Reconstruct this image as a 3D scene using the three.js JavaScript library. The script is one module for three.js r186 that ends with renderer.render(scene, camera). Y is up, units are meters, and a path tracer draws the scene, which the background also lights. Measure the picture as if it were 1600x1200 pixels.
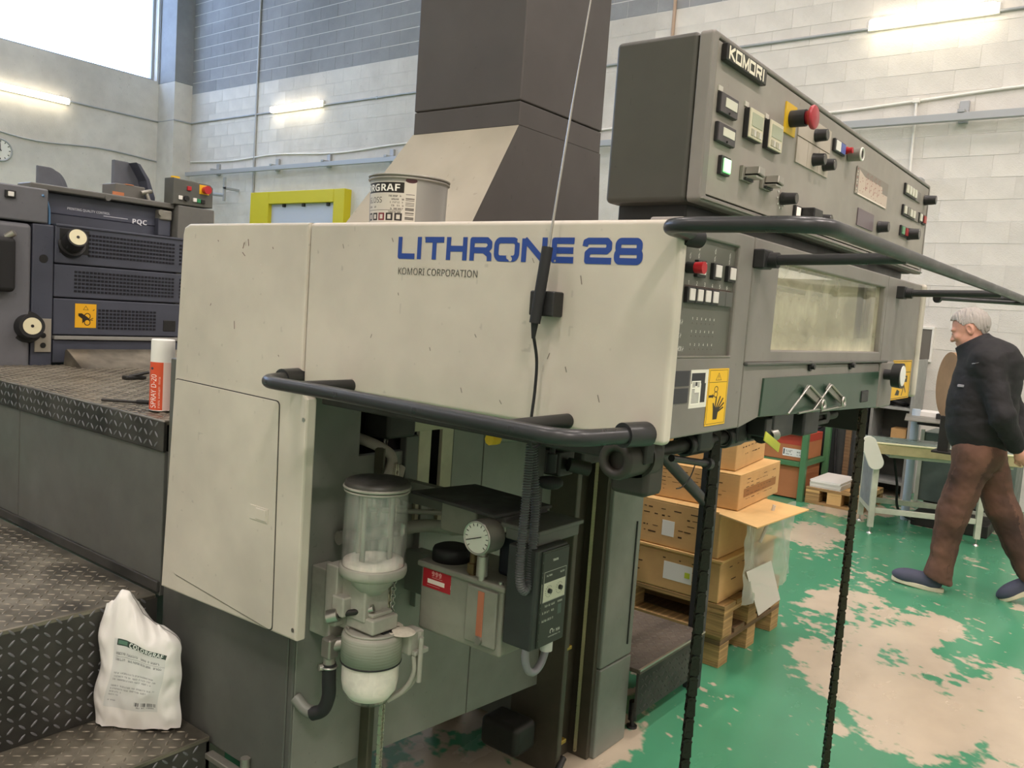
import * as THREE from 'three';
import { RoundedBoxGeometry } from 'three/addons/geometries/RoundedBoxGeometry.js';
import { mergeGeometries, mergeVertices, toCreasedNormals } from 'three/addons/utils/BufferGeometryUtils.js';
import { RectAreaLightUniformsLib } from 'three/addons/lights/RectAreaLightUniformsLib.js';
import { MarchingCubes } from 'three/addons/objects/MarchingCubes.js';

// ------------------------------------------------------------------ camera, sky, lights, exposure
// World: x runs across the press towards the far wall, z along the press (the feeder end is at -z), y up, metres.
const scene = new THREE.Scene();
const camera = new THREE.PerspectiveCamera(2 * Math.atan(600 / 1315) * 180 / Math.PI, 4 / 3, 0.05, 120);
camera.position.set(0, 1.5, 0);
camera.quaternion.setFromRotationMatrix(new THREE.Matrix4().makeBasis(
  new THREE.Vector3(0.6103901, 0.0698304, 0.78901688), new THREE.Vector3(0.02750918, 0.99363674, -0.10922122), new THREE.Vector3(-0.79162312, 0.08837276, 0.60458506)));
const renderer = new THREE.WebGLRenderer({ antialias: true });
renderer.toneMapping = THREE.LinearToneMapping;
renderer.toneMappingExposure = 0.97;
renderer.shadowMap.enabled = true;
RectAreaLightUniformsLib.init();
scene.background = new THREE.Color().setRGB(3.7, 5.1, 8.0);     // overcast daylight behind the high window

const CEIL = 7.4, WALLX = 8.8, WALLZ = -15.1;
const WARM = new THREE.Color().setRGB(1.0, 0.87, 0.83), COOL = new THREE.Color().setRGB(1.0, 0.95, 0.98);
const ADDED_LAMPS = [];                                          // [x, z, radiance, colour]
for (const [x, k] of [[-2.2, 1.0], [2.6, 0.85], [6.4, 0.42]]) for (const [z, L] of [[-12.5, 20], [-8.5, 26], [-4.2, 66], [-0.4, 88], [3.2, 175]]) ADDED_LAMPS.push([x, z, L * k, z < -7 ? COOL : WARM]);  // strength of each added lamp set by the faces it lights
const WALL_LAMP = 7.5, WALL_LAMP_LIGHT = 4;

// ------------------------------------------------------------------ helpers
let seed = 7;
const rnd = (a = 1, b) => { seed = (seed * 1664525 + 1013904223) >>> 0; const t = seed / 4294967296; return b === undefined ? t * a : a + t * (b - a); };
const V = (x, y, z) => new THREE.Vector3(x, y, z);
const names = {};
function numbered(n) { names[n] = (names[n] ?? -1) + 1; return names[n] ? n + '_' + String(names[n]).padStart(3, '0') : n; }
function tag(o, label, category, group, kind) {
  if (label) o.userData.label = label; if (category) o.userData.category = category;
  if (group) o.userData.group = group; if (kind) o.userData.kind = kind; return o;
}
function thing(name, label, category, base = [0, 0, 0], group) {
  const o = new THREE.Group(); o.name = numbered(name); o.position.set(...base); scene.add(o); return tag(o, label, category, group);
}
function boxUV(g) {                                                // uv in metres from the face's main direction
  const p = g.attributes.position, n = g.attributes.normal, uv = new Float32Array(p.count * 2);
  for (let i = 0; i < p.count; i++) {
    const ax = Math.abs(n.getX(i)), ay = Math.abs(n.getY(i)), az = Math.abs(n.getZ(i));
    if (ax >= ay && ax >= az) { uv[2 * i] = p.getZ(i); uv[2 * i + 1] = p.getY(i); }
    else if (ay >= az) { uv[2 * i] = p.getX(i); uv[2 * i + 1] = p.getZ(i); }
    else { uv[2 * i] = p.getX(i); uv[2 * i + 1] = p.getY(i); }
  }
  g.setAttribute('uv', new THREE.BufferAttribute(uv, 2)); return g;
}
function flat(g, keepUV) {
  let r = g.index ? g.toNonIndexed() : g;
  for (const k of Object.keys(r.attributes)) if (!['position', 'normal', 'uv', 'color'].includes(k)) r.deleteAttribute(k);
  if (!r.attributes.normal) r.computeVertexNormals();
  return keepUV ? r : boxUV(r);
}
function part(name, geos, material, parent, opt = {}) {
  const list = (Array.isArray(geos) ? geos : [geos]).map((g) => flat(g, opt.uv));
  const m = new THREE.Mesh(list.length > 1 ? mergeGeometries(list) : list[0], material);
  m.castShadow = m.receiveShadow = true;
  if (!parent) { m.name = numbered(name); scene.add(m); }
  else { m.name = name; parent.add(m); if (parent.isGroup && !opt.local) m.position.copy(parent.position).negate(); }
  if (opt.label) m.userData.label = opt.label; if (opt.kind) m.userData.kind = opt.kind;
  return m;
}
function structure(name, geos, material, opt = {}) { const m = part(name, geos, material, null, opt); m.name = name; m.userData.kind = 'structure'; return m; }
function bx(x0, x1, y0, y1, z0, z1, r = 0.003, s = 1) {
  const w = Math.abs(x1 - x0), h = Math.abs(y1 - y0), d = Math.abs(z1 - z0), rr = Math.min(r, w / 2.1, h / 2.1, d / 2.1);
  const g = r > 0 ? new RoundedBoxGeometry(w, h, d, s, rr) : new THREE.BoxGeometry(w, h, d);
  return g.translate((x0 + x1) / 2, (y0 + y1) / 2, (z0 + z1) / 2);
}
function cyl(a, b, r, r2 = r, n = 18, open = false) {
  const A = V(...a), B = V(...b), d = B.clone().sub(A), L = d.length();
  const g = new THREE.CylinderGeometry(r2, r, L, n, 1, open);
  g.applyQuaternion(new THREE.Quaternion().setFromUnitVectors(V(0, 1, 0), d.normalize()));
  return g.translate((A.x + B.x) / 2, (A.y + B.y) / 2, (A.z + B.z) / 2);
}
function ring(c, dir, R, r, n = 28, m = 8) { const g = new THREE.TorusGeometry(R, r, m, n); g.applyQuaternion(new THREE.Quaternion().setFromUnitVectors(V(0, 0, 1), V(...dir).normalize())); return g.translate(...c); }
function tube(pts, r, bend = 0.03, n = 10, seg = 60) {              // straight runs with rounded corners, ends closed
  const P = pts.map((p) => V(...p)), path = new THREE.CurvePath(); let from = P[0];
  for (let i = 1; i < P.length - 1; i++) {
    const a = P[i].clone().sub(P[i - 1]), b = P[i + 1].clone().sub(P[i]), k = Math.min(bend, a.length() * 0.48, b.length() * 0.48);
    const s = P[i].clone().addScaledVector(a.normalize(), -k), e = P[i].clone().addScaledVector(b.normalize(), k);
    path.add(new THREE.LineCurve3(from, s)); path.add(new THREE.QuadraticBezierCurve3(s, P[i].clone(), e)); from = e;
  }
  path.add(new THREE.LineCurve3(from, P[P.length - 1]));
  return capped(path, seg, r, n);
}
const curve = (pts, r, n = 8, seg = 40) => capped(new THREE.CatmullRomCurve3(pts.map((p) => V(...p))), seg, r, n);
function capped(path, seg, r, n) {
  const g = [flat(new THREE.TubeGeometry(path, seg, r, n))];
  for (const t of [0, 1]) {
    const d = path.getTangentAt(t).multiplyScalar(t ? 1 : -1), c = new THREE.CircleGeometry(r, n), p = path.getPointAt(t);
    c.applyQuaternion(new THREE.Quaternion().setFromUnitVectors(V(0, 0, 1), d)).translate(p.x, p.y, p.z); g.push(flat(c));
  }
  return mergeGeometries(g);
}
function lathe(profile, x, y, z, n = 36) { return new THREE.LatheGeometry(profile.map((p) => new THREE.Vector2(p[0], p[1])), n).translate(x, y, z); }
function prism(pts, axis, a0, a1, bevel = 0, holes = []) {          // outline in the plane across the axis: x -> (z, y), y -> (x, z), z -> (x, y)
  const s = new THREE.Shape(pts.map((p) => new THREE.Vector2(...p)));
  for (const h of holes) s.holes.push(new THREE.Path(h.map((p) => new THREE.Vector2(...p))));
  const g = new THREE.ExtrudeGeometry(s, { depth: a1 - a0 - 2 * bevel, bevelEnabled: bevel > 0, bevelSize: bevel, bevelThickness: bevel, bevelOffset: -bevel, bevelSegments: 2, curveSegments: 12 }).translate(0, 0, a0 + bevel);
  const m = new THREE.Matrix4();
  if (axis === 'x') m.set(0, 0, 1, 0, 0, 1, 0, 0, 1, 0, 0, 0, 0, 0, 0, 1);
  if (axis === 'y') m.set(1, 0, 0, 0, 0, 0, 1, 0, 0, 1, 0, 0, 0, 0, 0, 1);
  if (axis !== 'z') { g.applyMatrix4(m); const h = g.index ? g.toNonIndexed() : g, p = h.attributes.position.array;   // the swap of axes mirrors: turn the faces round
    for (let i = 0; i < p.length; i += 9) for (let k = 0; k < 3; k++) { const t = p[i + k]; p[i + k] = p[i + 6 + k]; p[i + 6 + k] = t; }
    h.computeVertexNormals(); return h; }
  return g;
}
function rrect(x0, x1, y0, y1, r, n = 5) {
  const o = [];
  for (const [cx, cy, a] of [[x1 - r, y1 - r, 0], [x0 + r, y1 - r, 1], [x0 + r, y0 + r, 2], [x1 - r, y0 + r, 3]])
    for (let i = 0; i <= n; i++) { const t = (a + i / n) * Math.PI / 2; o.push([cx + r * Math.cos(t), cy + r * Math.sin(t)]); }
  return o;
}
function canvas(w, h, draw) {
  const c = document.createElement('canvas'); c.width = w; c.height = h; const g = c.getContext('2d'); draw(g, w, h);
  const t = new THREE.CanvasTexture(c); t.colorSpace = THREE.SRGBColorSpace; t.magFilter = THREE.LinearFilter; return t;
}
const face = { 'x-': (g) => g.rotateY(-Math.PI / 2), 'z+': (g) => g, 'x+': (g) => g.rotateY(Math.PI / 2), 'y+': (g) => g.rotateX(-Math.PI / 2), 'z-': (g) => g.rotateY(Math.PI) };
function sticker(name, c, w, h, side, tex, parent, opt = {}) {      // thin printed sheet glued to a surface
  const g = face[side](new THREE.BoxGeometry(w, h, opt.thick ?? 0.0012)).translate(...c);
  const m = new THREE.MeshStandardMaterial({ map: tex, roughness: opt.rough ?? 0.5, transparent: !!opt.alpha, alphaTest: 0 });
  return part(name, opt.alpha ? face[side](new THREE.PlaneGeometry(w, h)).translate(...c) : g, m, parent, { uv: true, label: opt.label });
}

function scribble(g, x, y, w, h, c) {                                // print too small to read in the photograph
  g.fillStyle = c; let p = x; while (p < x + w - h * 0.5) { const l = h * (0.35 + rnd(0.3)); if (rnd() > 0.16) { g.fillRect(p, y - h, h * 0.13, h); if (rnd() > 0.4) g.fillRect(p + l * 0.75, y - h * 0.75, h * 0.13, h * 0.75); g.fillRect(p, y - h * rnd(0.15, 0.95), l * 0.85, h * 0.13); if (rnd() > 0.5) g.fillRect(p, y - h * 0.12, l * 0.85, h * 0.12); } p += l + h * 0.16; }
}
const clearTo = (g, w, h, rgb) => { g.clearRect(0, 0, w, h); g.fillStyle = 'rgba(' + rgb + ',0.02)'; g.fillRect(0, 0, w, h); };
// ------------------------------------------------------------------ textures and materials
const PERM = new Uint8Array(512); { const a = [...Array(256).keys()]; for (let i = 255; i > 0; i--) { const j = Math.floor(rnd(i + 1)); [a[i], a[j]] = [a[j], a[i]]; } for (let i = 0; i < 512; i++) PERM[i] = a[i & 255]; }
function vnoise(x, y, per) {
  const xi = Math.floor(x), yi = Math.floor(y), f = x - xi, g = y - yi, w = (n) => ((n % per) + per) % per, s = f * f * (3 - 2 * f), t = g * g * (3 - 2 * g);
  const h = (i, j) => PERM[PERM[w(i) & 255] + (w(j) & 255)] / 255;
  return (h(xi, yi) * (1 - s) + h(xi + 1, yi) * s) * (1 - t) + (h(xi, yi + 1) * (1 - s) + h(xi + 1, yi + 1) * s) * t;
}
function fbm(x, y, per, oct = 5) { let a = 0.5, v = 0, s = 0; for (let i = 0; i < oct; i++) { v += a * vnoise(x, y, per); s += a; a *= 0.5; x *= 2; y *= 2; per *= 2; } return v / s; }
function dataTex(n, f, srgb) {
  const d = new Uint8Array(n * n * 4);
  for (let y = 0; y < n; y++) for (let x = 0; x < n; x++) { const c = f(x / n, y / n), i = (y * n + x) * 4; for (let k = 0; k < 3; k++) d[i + k] = Math.max(0, Math.min(255, c[k] * 255)); d[i + 3] = 255; }
  const t = new THREE.DataTexture(d, n, n); t.wrapS = t.wrapT = THREE.RepeatWrapping; t.magFilter = THREE.LinearFilter; t.minFilter = THREE.LinearMipmapLinearFilter; t.generateMipmaps = true; t.needsUpdate = true;
  if (srgb) t.colorSpace = THREE.SRGBColorSpace; return t;
}
const rep = (t, s) => { const c = t.clone(); c.repeat.set(1 / s, 1 / s); c.needsUpdate = true; return c; };
const smudgeTex = dataTex(512, (u, v) => { const a = fbm(u * 4, v * 4, 4, 6), b = fbm(u * 24 + 3, v * 24 + 7, 24, 3), s = vnoise(u * 90, v * 90, 90) > 0.965 ? 0.08 : 0; const k = 0.86 + 0.2 * (a - 0.5) + 0.06 * (b - 0.5) + 0.07 - s; return [k, k, k]; }, true);
const roughTex = dataTex(512, (u, v) => { const k = 0.72 + 0.5 * (fbm(u * 6 + 1, v * 6 + 2, 6, 6) - 0.5); return [k, k, k]; });
const dirtTex = dataTex(512, (u, v) => { const a = fbm(u * 5 + 9, v * 5, 5, 6), k = 0.62 + 0.75 * (a - 0.42); return [k, k * 0.98, k * 0.94]; }, true);
const streakTex = dataTex(512, (u, v) => { const k = 0.93 + 0.12 * (fbm(u * 30, v * 2, 30, 4) - 0.5) + 0.06 * (fbm(u * 3, v * 3, 3, 5) - 0.5); return [k, k, k * 0.99]; }, true);
const bumpTex = dataTex(256, (u, v) => { const k = fbm(u * 32, v * 32, 32, 3); return [k, k, k]; });
const woodTex = dataTex(512, (u, v) => { const k = 0.8 + 0.35 * (fbm(u * 3, v * 40, 3, 4) - 0.5) + 0.15 * (vnoise(u * 2, v * 120, 120) - 0.5); return [k, k * 0.98, k * 0.95]; }, true);
const cardTex = dataTex(256, (u, v) => { const k = 0.96 + 0.015 * (vnoise(u * 3, v * 80, 240) - 0.5) + 0.1 * (fbm(u * 5, v * 5, 5, 4) - 0.5); return [k, k, k]; }, true);
const paint = (color, rough = 0.5, scale = 1.2, extra = {}) => new THREE.MeshStandardMaterial({ color, roughness: rough / 0.72, map: rep(smudgeTex, scale), roughnessMap: rep(roughTex, scale * 0.7), ...extra });
const plain = (color, rough = 0.6, metal = 0, extra = {}) => new THREE.MeshStandardMaterial({ color, roughness: rough, metalness: metal, ...extra });
const M = {
  cream: paint('#cdc5b6', 0.42, 1.4), gray: paint('#8c8780', 0.42, 1.1), grayDark: paint('#5d5e58', 0.5, 0.9), grayGreen: paint('#7f8178', 0.48, 0.9), unit: paint('#74757a', 0.45, 1.0), unitDark: paint('#4d515e', 0.45, 1.0),
  black: paint('#242424', 0.42, 0.6), blackRubber: plain('#1b1b1c', 0.7), rail: paint('#2b2c2d', 0.33, 0.3), iron: paint('#33312e', 0.5, 0.3, { metalness: 0.35 }), steel: plain('#b5b2aa', 0.28, 0.9), dullSteel: paint('#9b988e', 0.42, 0.3, { metalness: 0.6 }),
  lug: new THREE.MeshStandardMaterial({ color: '#bdb7aa', metalness: 0.55, roughness: 0.42, map: rep(dirtTex, 0.02) }), plate: new THREE.MeshStandardMaterial({ color: '#a8a499', metalness: 0.5, roughness: 0.55, map: rep(dirtTex, 0.5), roughnessMap: rep(roughTex, 0.25) }), plateDark: new THREE.MeshStandardMaterial({ color: '#5a5a58', metalness: 0.35, roughness: 0.6, map: rep(dirtTex, 0.6) }),
  duct: paint('#504c49', 0.5, 1.6), ductGlare: paint('#b5ad9a', 0.36, 1.2, { metalness: 0.2 }), powder: paint('#a8a79a', 0.75, 0.25), olive: paint('#87877a', 0.55, 0.4), oliveStrip: paint('#bdb79c', 0.6, 0.4),
  white: plain('#e8e6de', 0.5), yellow: plain('#e9b91f', 0.5), red: plain('#b3242b', 0.35), wallWhite: new THREE.MeshStandardMaterial({ color: '#dedad2', roughness: 0.85, map: rep(smudgeTex, 3.1), bumpMap: rep(bumpTex, 0.25), bumpScale: 0.002 }),
  wallGray: new THREE.MeshStandardMaterial({ color: '#989a9c', roughness: 0.85, map: rep(smudgeTex, 2.3), bumpMap: rep(bumpTex, 0.25), bumpScale: 0.002 }), mortar: plain('#d3d2ce', 0.9), ceiling: plain('#cfcdc8', 0.9),
  glass: new THREE.MeshPhysicalMaterial({ color: '#ffffff', roughness: 0.02, transmission: 1, thickness: 0, ior: 1.5 }), wood: new THREE.MeshStandardMaterial({ color: '#d0aa72', roughness: 0.75, map: rep(woodTex, 0.5) }), woodOld: new THREE.MeshStandardMaterial({ color: '#8f7354', roughness: 0.8, map: rep(woodTex, 0.4) }),
  card: new THREE.MeshStandardMaterial({ color: '#cfa56d', roughness: 0.8, map: rep(cardTex, 0.4) }), cardLight: new THREE.MeshStandardMaterial({ color: '#e0b778', roughness: 0.75, map: rep(cardTex, 0.4) }), paper: plain('#e6e3dc', 0.7), galv: plain('#a9acae', 0.5, 0.25), bench: paint('#c9ccb8', 0.42, 0.5),
};

// ------------------------------------------------------------------ the room
const floorTex = (() => {                                           // 9 m (x) by 5 m (z): worn green floor paint, the bare patches where the photograph has them
  const W = 2048, H = 1140, d = new Uint8Array(W * H * 4);
  const patch = [[4.51, -1.47], [4.94, -1.3], [4.66, -0.98], [4.83, -0.8], [4.46, -0.64], [4.4, -0.3], [4.3, 0.4], [3.2, 0.5], [2.95, -0.35], [3.2, -0.6], [3.4, -0.8], [3.3, -1.02], [3.58, -1.2], [3.97, -1.31]];
  const inside = (x, z) => { let dd = 1e9, s = -1; for (let i = 0, j = patch.length - 1; i < patch.length; j = i++) { const [ax, az] = patch[i], [bx0, bz0] = patch[j], ex = bx0 - ax, ez = bz0 - az, wx = x - ax, wz = z - az, t = Math.max(0, Math.min(1, (wx * ex + wz * ez) / (ex * ex + ez * ez))); dd = Math.min(dd, Math.hypot(wx - ex * t, wz - ez * t)); if ((az > z) !== (bz0 > z) && x < ex * (z - az) / ez + ax) s = -s; } return dd * s; };
  const blobs = [[6.45, -1.85, 0.5, 0.3, 0.85], [7.2, -1.95, 0.5, 0.35, 0.8], [2.1, -1.65, 0.75, 0.4, 1.0], [2.45, -1.4, 0.25, 0.12, 0.9], [8.3, -1.7, 0.7, 0.8, 0.45], [1.5, -1.0, 0.5, 0.5, 0.6]];
  for (let j = 0; j < H; j++) for (let i = 0; i < W; i++) {
    const x = i / W * 9, z = -4 + j / H * 5, n = fbm(x * 2.6 + z * 0.9 + 4, z * 3.4 - x * 0.5 + 11, 4096, 7), n2 = fbm(x * 22 + z * 12, z * 17 - x * 5 + 203, 4096, 4), n3 = fbm(x * 0.8 + 20, z * 0.8, 4096, 4);
    let m = x > 2.5 && x < 5.5 && z > -2 ? 0.4 + 1.5 * Math.max(-0.4, Math.min(0.3, inside(x, z))) : 0; for (const [bx_, bz, rx, rz, k] of blobs) { const u = (x - bx_) / rx, w = (z - bz) / rz; m = Math.max(m, k * (1.1 - Math.sqrt(u * u + w * w) * 0.85)); }
    let worn = m + (n - 0.5) * 2.0 + (n2 - 0.5) * 0.9 - 0.36; worn = Math.max(0, Math.min(1, worn * 7));
    if (n2 + 0.4 * (n - 0.5) > 0.74) worn = Math.max(worn, Math.min(1, (n2 + 0.4 * (n - 0.5) - 0.74) * 22));
    const sh = 0.9 + 0.32 * (n3 - 0.5) + 0.16 * (n - 0.5), g = [0.075 * sh, 0.31 * sh, 0.165 * sh], e = [0.52 + 0.24 * (n - 0.5), 0.44 + 0.2 * (n - 0.5), 0.33 + 0.14 * (n - 0.5)], o = (j * W + i) * 4;
    for (let k = 0; k < 3; k++) d[o + k] = 255 * Math.pow(Math.max(0, g[k] * (1 - worn) + e[k] * worn), 1 / 2.2); d[o + 3] = 255;
  }
  const t = new THREE.DataTexture(d, W, H); t.wrapS = t.wrapT = THREE.MirroredRepeatWrapping; t.magFilter = THREE.LinearFilter; t.colorSpace = THREE.SRGBColorSpace; t.needsUpdate = true; return t;
})();
{
  const g = new THREE.PlaneGeometry(13.2, 20.4, 1, 1).rotateX(-Math.PI / 2).translate(2.4, 0, -5.1), p = g.attributes.position, uv = g.attributes.uv;
  for (let i = 0; i < p.count; i++) uv.setXY(i, p.getX(i) / 9, (p.getZ(i) + 4) / 5);
  const slab = flat(bx(-4.2, 9.1, -0.3, -0.002, -15.4, 5.2, 0)); 
  structure('floor', [flat(g, true)], new THREE.MeshStandardMaterial({ map: floorTex, roughness: 0.33, roughnessMap: rep(roughTex, 0.16) }), { uv: true });
  structure('floor_slab', slab, M.mortar);
}
structure('ceiling', bx(-4.4, 9.2, CEIL, CEIL + 0.3, -15.4, 5.4, 0), M.ceiling);
const backWall = structure('wall_back', bx(WALLX + 0.003, WALLX + 0.3, -0.3, CEIL, -15.4, 5.2, 0), M.mortar);
{
  const stuffW = [], stuffG = [], geos = {}; let left = 300;
  const shows = (y, z) => (z > -4.95 && z < -1.0 && y > 0.3 && y < 5.5) || (z > -13.9 && z < -11.8 && y > 3.1 && y < 5.9 && left > 0);
  for (let pass = 0; pass < 2; pass++) for (let r = 0; r < 37; r++) for (let c = 0; c < 52; c++) {
    const near = c * 0.4 - 15.2 > -5.3, y = r * 0.2, z = -15.2 + c * 0.4 + (r % 2 ? 0.2 : 0); if (pass === 0 ? !near : near) continue;
    if (z > 4.8) continue;
    const up = y >= 5.0, show = shows(y + 0.1, z + 0.2) && left > 0;
    const e = up ? 0.0055 : 0.0018;
    if (show) { left--; const g = geos[e] ??= flat(bx(WALLX, WALLX + 0.05, e, 0.2 - e, e * 0.4, 0.4 - e * 0.4, 0.0018)); const m = new THREE.Mesh(g, up ? M.wallGray : M.wallWhite); m.name = 'block'; m.position.set(rnd(-0.0015, 0.0015), y, z); m.castShadow = m.receiveShadow = true; backWall.add(m); }
    else (up ? stuffG : stuffW).push(flat(bx(WALLX, WALLX + 0.05, y + e, y + 0.2 - e, z + e * 0.4, z + 0.4 - e * 0.4, 0)));
  }
  part('block_courses', stuffW, M.wallWhite, backWall, { kind: 'stuff' }); part('block_courses_gray', stuffG, M.wallGray, backWall, { kind: 'stuff', label: 'unpainted grey upper block courses' });
}
// left wall with the long high window
const WX0 = -1.6, WX1 = 8.41, WY0 = 5.2, WY1 = 7.1;
structure('wall_left', [bx(-4.4, WALLX + 0.1, -0.3, WY0, WALLZ - 0.3, WALLZ, 0), bx(-4.4, WALLX + 0.1, WY1, CEIL, WALLZ - 0.3, WALLZ, 0), bx(-4.4, WX0, WY0, WY1, WALLZ - 0.3, WALLZ, 0), bx(WX1, WALLX + 0.1, WY0, WY1, WALLZ - 0.3, WALLZ, 0)], M.wallWhite);
{
  const w = structure('window_1', [bx(WX0, WX1, WY0, WY0 + 0.05, WALLZ - 0.2, WALLZ - 0.12), bx(WX0, WX1, WY1 - 0.05, WY1, WALLZ - 0.2, WALLZ - 0.12), bx(WX0, WX0 + 0.05, WY0, WY1, WALLZ - 0.2, WALLZ - 0.12), bx(WX1 - 0.05, WX1, WY0, WY1, WALLZ - 0.2, WALLZ - 0.12)], M.galv);
  part('pane', bx(WX0 + 0.05, WX1 - 0.05, WY0 + 0.05, WY1 - 0.05, WALLZ - 0.165, WALLZ - 0.16, 0), M.glass, w);
}
structure('trim_1', bx(WX1 + 0.02, WX1 + 0.36, 5.16, CEIL, WALLZ - 0.02, WALLZ + 0.03, 0.004), M.wallGray);
structure('pillar_corner', [bx(8.45, WALLX + 0.02, 0, 5.16, WALLZ - 0.01, -14.56, 0.006)], M.wallWhite);
structure('pillar_corner_top', [bx(8.45, WALLX + 0.02, 5.161, CEIL, WALLZ - 0.01, -14.56, 0.006)], M.wallGray);
structure('wall_right', bx(-4.4, 9.2, -0.3, CEIL, 5.1, 5.4, 0), M.wallWhite);
structure('wall_front', bx(-4.4, -4.1, -0.3, CEIL, -15.4, 5.4, 0), M.wallWhite);

// unseen ceiling lamps added to light the room: a housing, a glowing diffuser and a light of its size just below
const lampGlow = (c, k) => new THREE.MeshStandardMaterial({ color: '#fff', emissive: c, emissiveIntensity: k, roughness: 0.6 });
const glowWarm = lampGlow(WARM, 12), glowCool = lampGlow(COOL, 12);
for (const [x, z, L, c] of ADDED_LAMPS) {
  const t = thing('added_ceiling_lamp', 'unseen fluorescent fitting added under the ceiling to light the room', 'ceiling lamp', [x, 6.9, z], 'added fluorescent fittings under the ceiling');
  part('housing', [bx(x - 0.8, x + 0.8, 6.96, 7.04, z - 0.16, z + 0.16, 0.01), cyl([x - 0.6, 7.03, z], [x - 0.6, CEIL, z], 0.006), cyl([x + 0.6, 7.03, z], [x + 0.6, CEIL, z], 0.006)], M.white, t);
  part('diffuser', bx(x - 0.78, x + 0.78, 6.925, 6.965, z - 0.14, z + 0.14, 0.01), c === WARM ? glowWarm : glowCool, t);
  const l = new THREE.RectAreaLight(c, L, 1.56, 0.28); l.position.set(x, 6.915, z); l.rotation.x = -Math.PI / 2; l.castShadow = true; scene.add(l);
}
// wall lamps
function wallLamp(axis, a0, a1, y, off, label) {
  const on = (u0, u1, y0, y1, d0, d1, r) => axis === 'x' ? bx(WALLX - d1, WALLX - d0, y0, y1, u0, u1, r) : bx(u0, u1, y0, y1, WALLZ + d0, WALLZ + d1, r);
  const t = thing('wall_lamp', label, 'wall lamp', axis === 'x' ? [WALLX, y, (a0 + a1) / 2] : [(a0 + a1) / 2, y, WALLZ]);
  part('housing', on(a0, a1, y - 0.05, y + 0.055, -0.005, 0.035, 0.008), M.white, t);
  part('diffuser', on(a0 + 0.02, a1 - 0.02, y - 0.05, y + 0.05, 0.034, 0.11, 0.03), lampGlow(new THREE.Color().setRGB(1, 0.88, 0.66), WALL_LAMP), t);
  for (const s of [a0 + 0.12, a1 - 0.12]) part('mount_clip', on(s - 0.015, s + 0.015, y + 0.05, y + 0.075, 0.0, 0.05, 0.003), M.galv, t);
  const l = new THREE.RectAreaLight(new THREE.Color().setRGB(1, 0.88, 0.66), WALL_LAMP_LIGHT, a1 - a0 - 0.04, 0.09);
  const c = axis === 'x' ? V(WALLX - 0.13, y - 0.065, (a0 + a1) / 2) : V((a0 + a1) / 2, y - 0.065, WALLZ + 0.13);
  l.position.copy(c); l.lookAt(axis === 'x' ? c.clone().add(V(0.35, -1, 0)) : c.clone().add(V(0, -1, -0.35))); l.castShadow = true; scene.add(l);
}
wallLamp('x', -12.1, -10.8, 4.5, 0, 'lit fluorescent wall lamp left of the big grey duct');
wallLamp('x', -2.62, -1.48, 4.5, 0, 'lit fluorescent wall lamp above the end of the control console');
wallLamp('z', 5.5, 6.85, 4.46, 0, 'lit fluorescent wall lamp under the high window');
// conduits, cables and the steel rail on the walls
tag(part('conduit', [cyl([WALLX - 0.015, 4.48, -14.55], [WALLX - 0.015, 4.48, -12.1], 0.014), cyl([WALLX - 0.015, 4.48, -10.8], [WALLX - 0.015, 4.48, -2.62], 0.014), cyl([WALLX - 0.015, 4.48, -1.48], [WALLX - 0.015, 4.48, 3], 0.014), ...[-9.6, -8, -6, -4].map((z) => bx(WALLX - 0.03, WALLX, 4.46, 4.5, z - 0.012, z + 0.012, 0.003))], M.galv), 'thin grey conduit joining the lamps along the block wall', 'conduit');
tag(part('conduit', [cyl([6.85, 4.48, WALLZ + 0.015], [8.45, 4.48, WALLZ + 0.015], 0.014), cyl([8.46, 4.48, WALLZ], [8.46, 4.48, -14.54], 0.014), cyl([8.44, 4.48, -14.55], [WALLX, 4.48, -14.55], 0.014)], M.galv), 'thin grey conduit from the lamp under the window to the corner', 'conduit');
tag(part('cable', curve([[0, 3.72, WALLZ + 0.02], [3, 3.78, WALLZ + 0.02], [5.4, 3.79, WALLZ + 0.02], [6.3, 3.72, WALLZ + 0.02], [7.4, 3.8, WALLZ + 0.02], [8.44, 3.76, WALLZ + 0.02]], 0.013), M.galv), 'grey cable sagging along the wall under the window', 'cable');
tag(part('cable', curve([[WALLX - 0.02, 3.78, -14.5], [WALLX - 0.02, 3.74, -13.2], [WALLX - 0.02, 3.78, -12.0], [WALLX - 0.02, 3.72, -10.4], [WALLX - 0.02, 3.77, -9], [WALLX - 0.02, 3.72, -6], [WALLX - 0.02, 3.76, -4.2], [WALLX - 0.02, 3.7, -3], [WALLX - 0.02, 3.74, -2.1], [WALLX - 0.02, 3.79, -1.2], [WALLX - 0.02, 3.76, 1]], 0.013, 6, 90), M.white), 'white cable sagging along the block wall above the steel rail', 'cable');
tag(part('cable', [cyl([WALLX - 0.03, 3.74, -2.1], [WALLX - 0.03, 3.05, -2.09], 0.012), bx(WALLX - 0.05, WALLX, 3.72, 3.76, -2.13, -2.07)], M.white), 'short white cable dropping from the wall cable to a junction', 'cable');
tag(part('conduit', cyl([WALLX - 0.02, 2.2, -12.56], [WALLX - 0.02, 7.3, -12.56], 0.018), M.galv), 'vertical grey conduit left of the yellow door', 'conduit');
tag(part('conduit', cyl([WALLX - 0.02, 3.8, -4.77], [WALLX - 0.02, 7.3, -4.77], 0.02), plain('#b39b86', 0.6)), 'vertical brownish conduit behind the control console', 'conduit');
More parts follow.
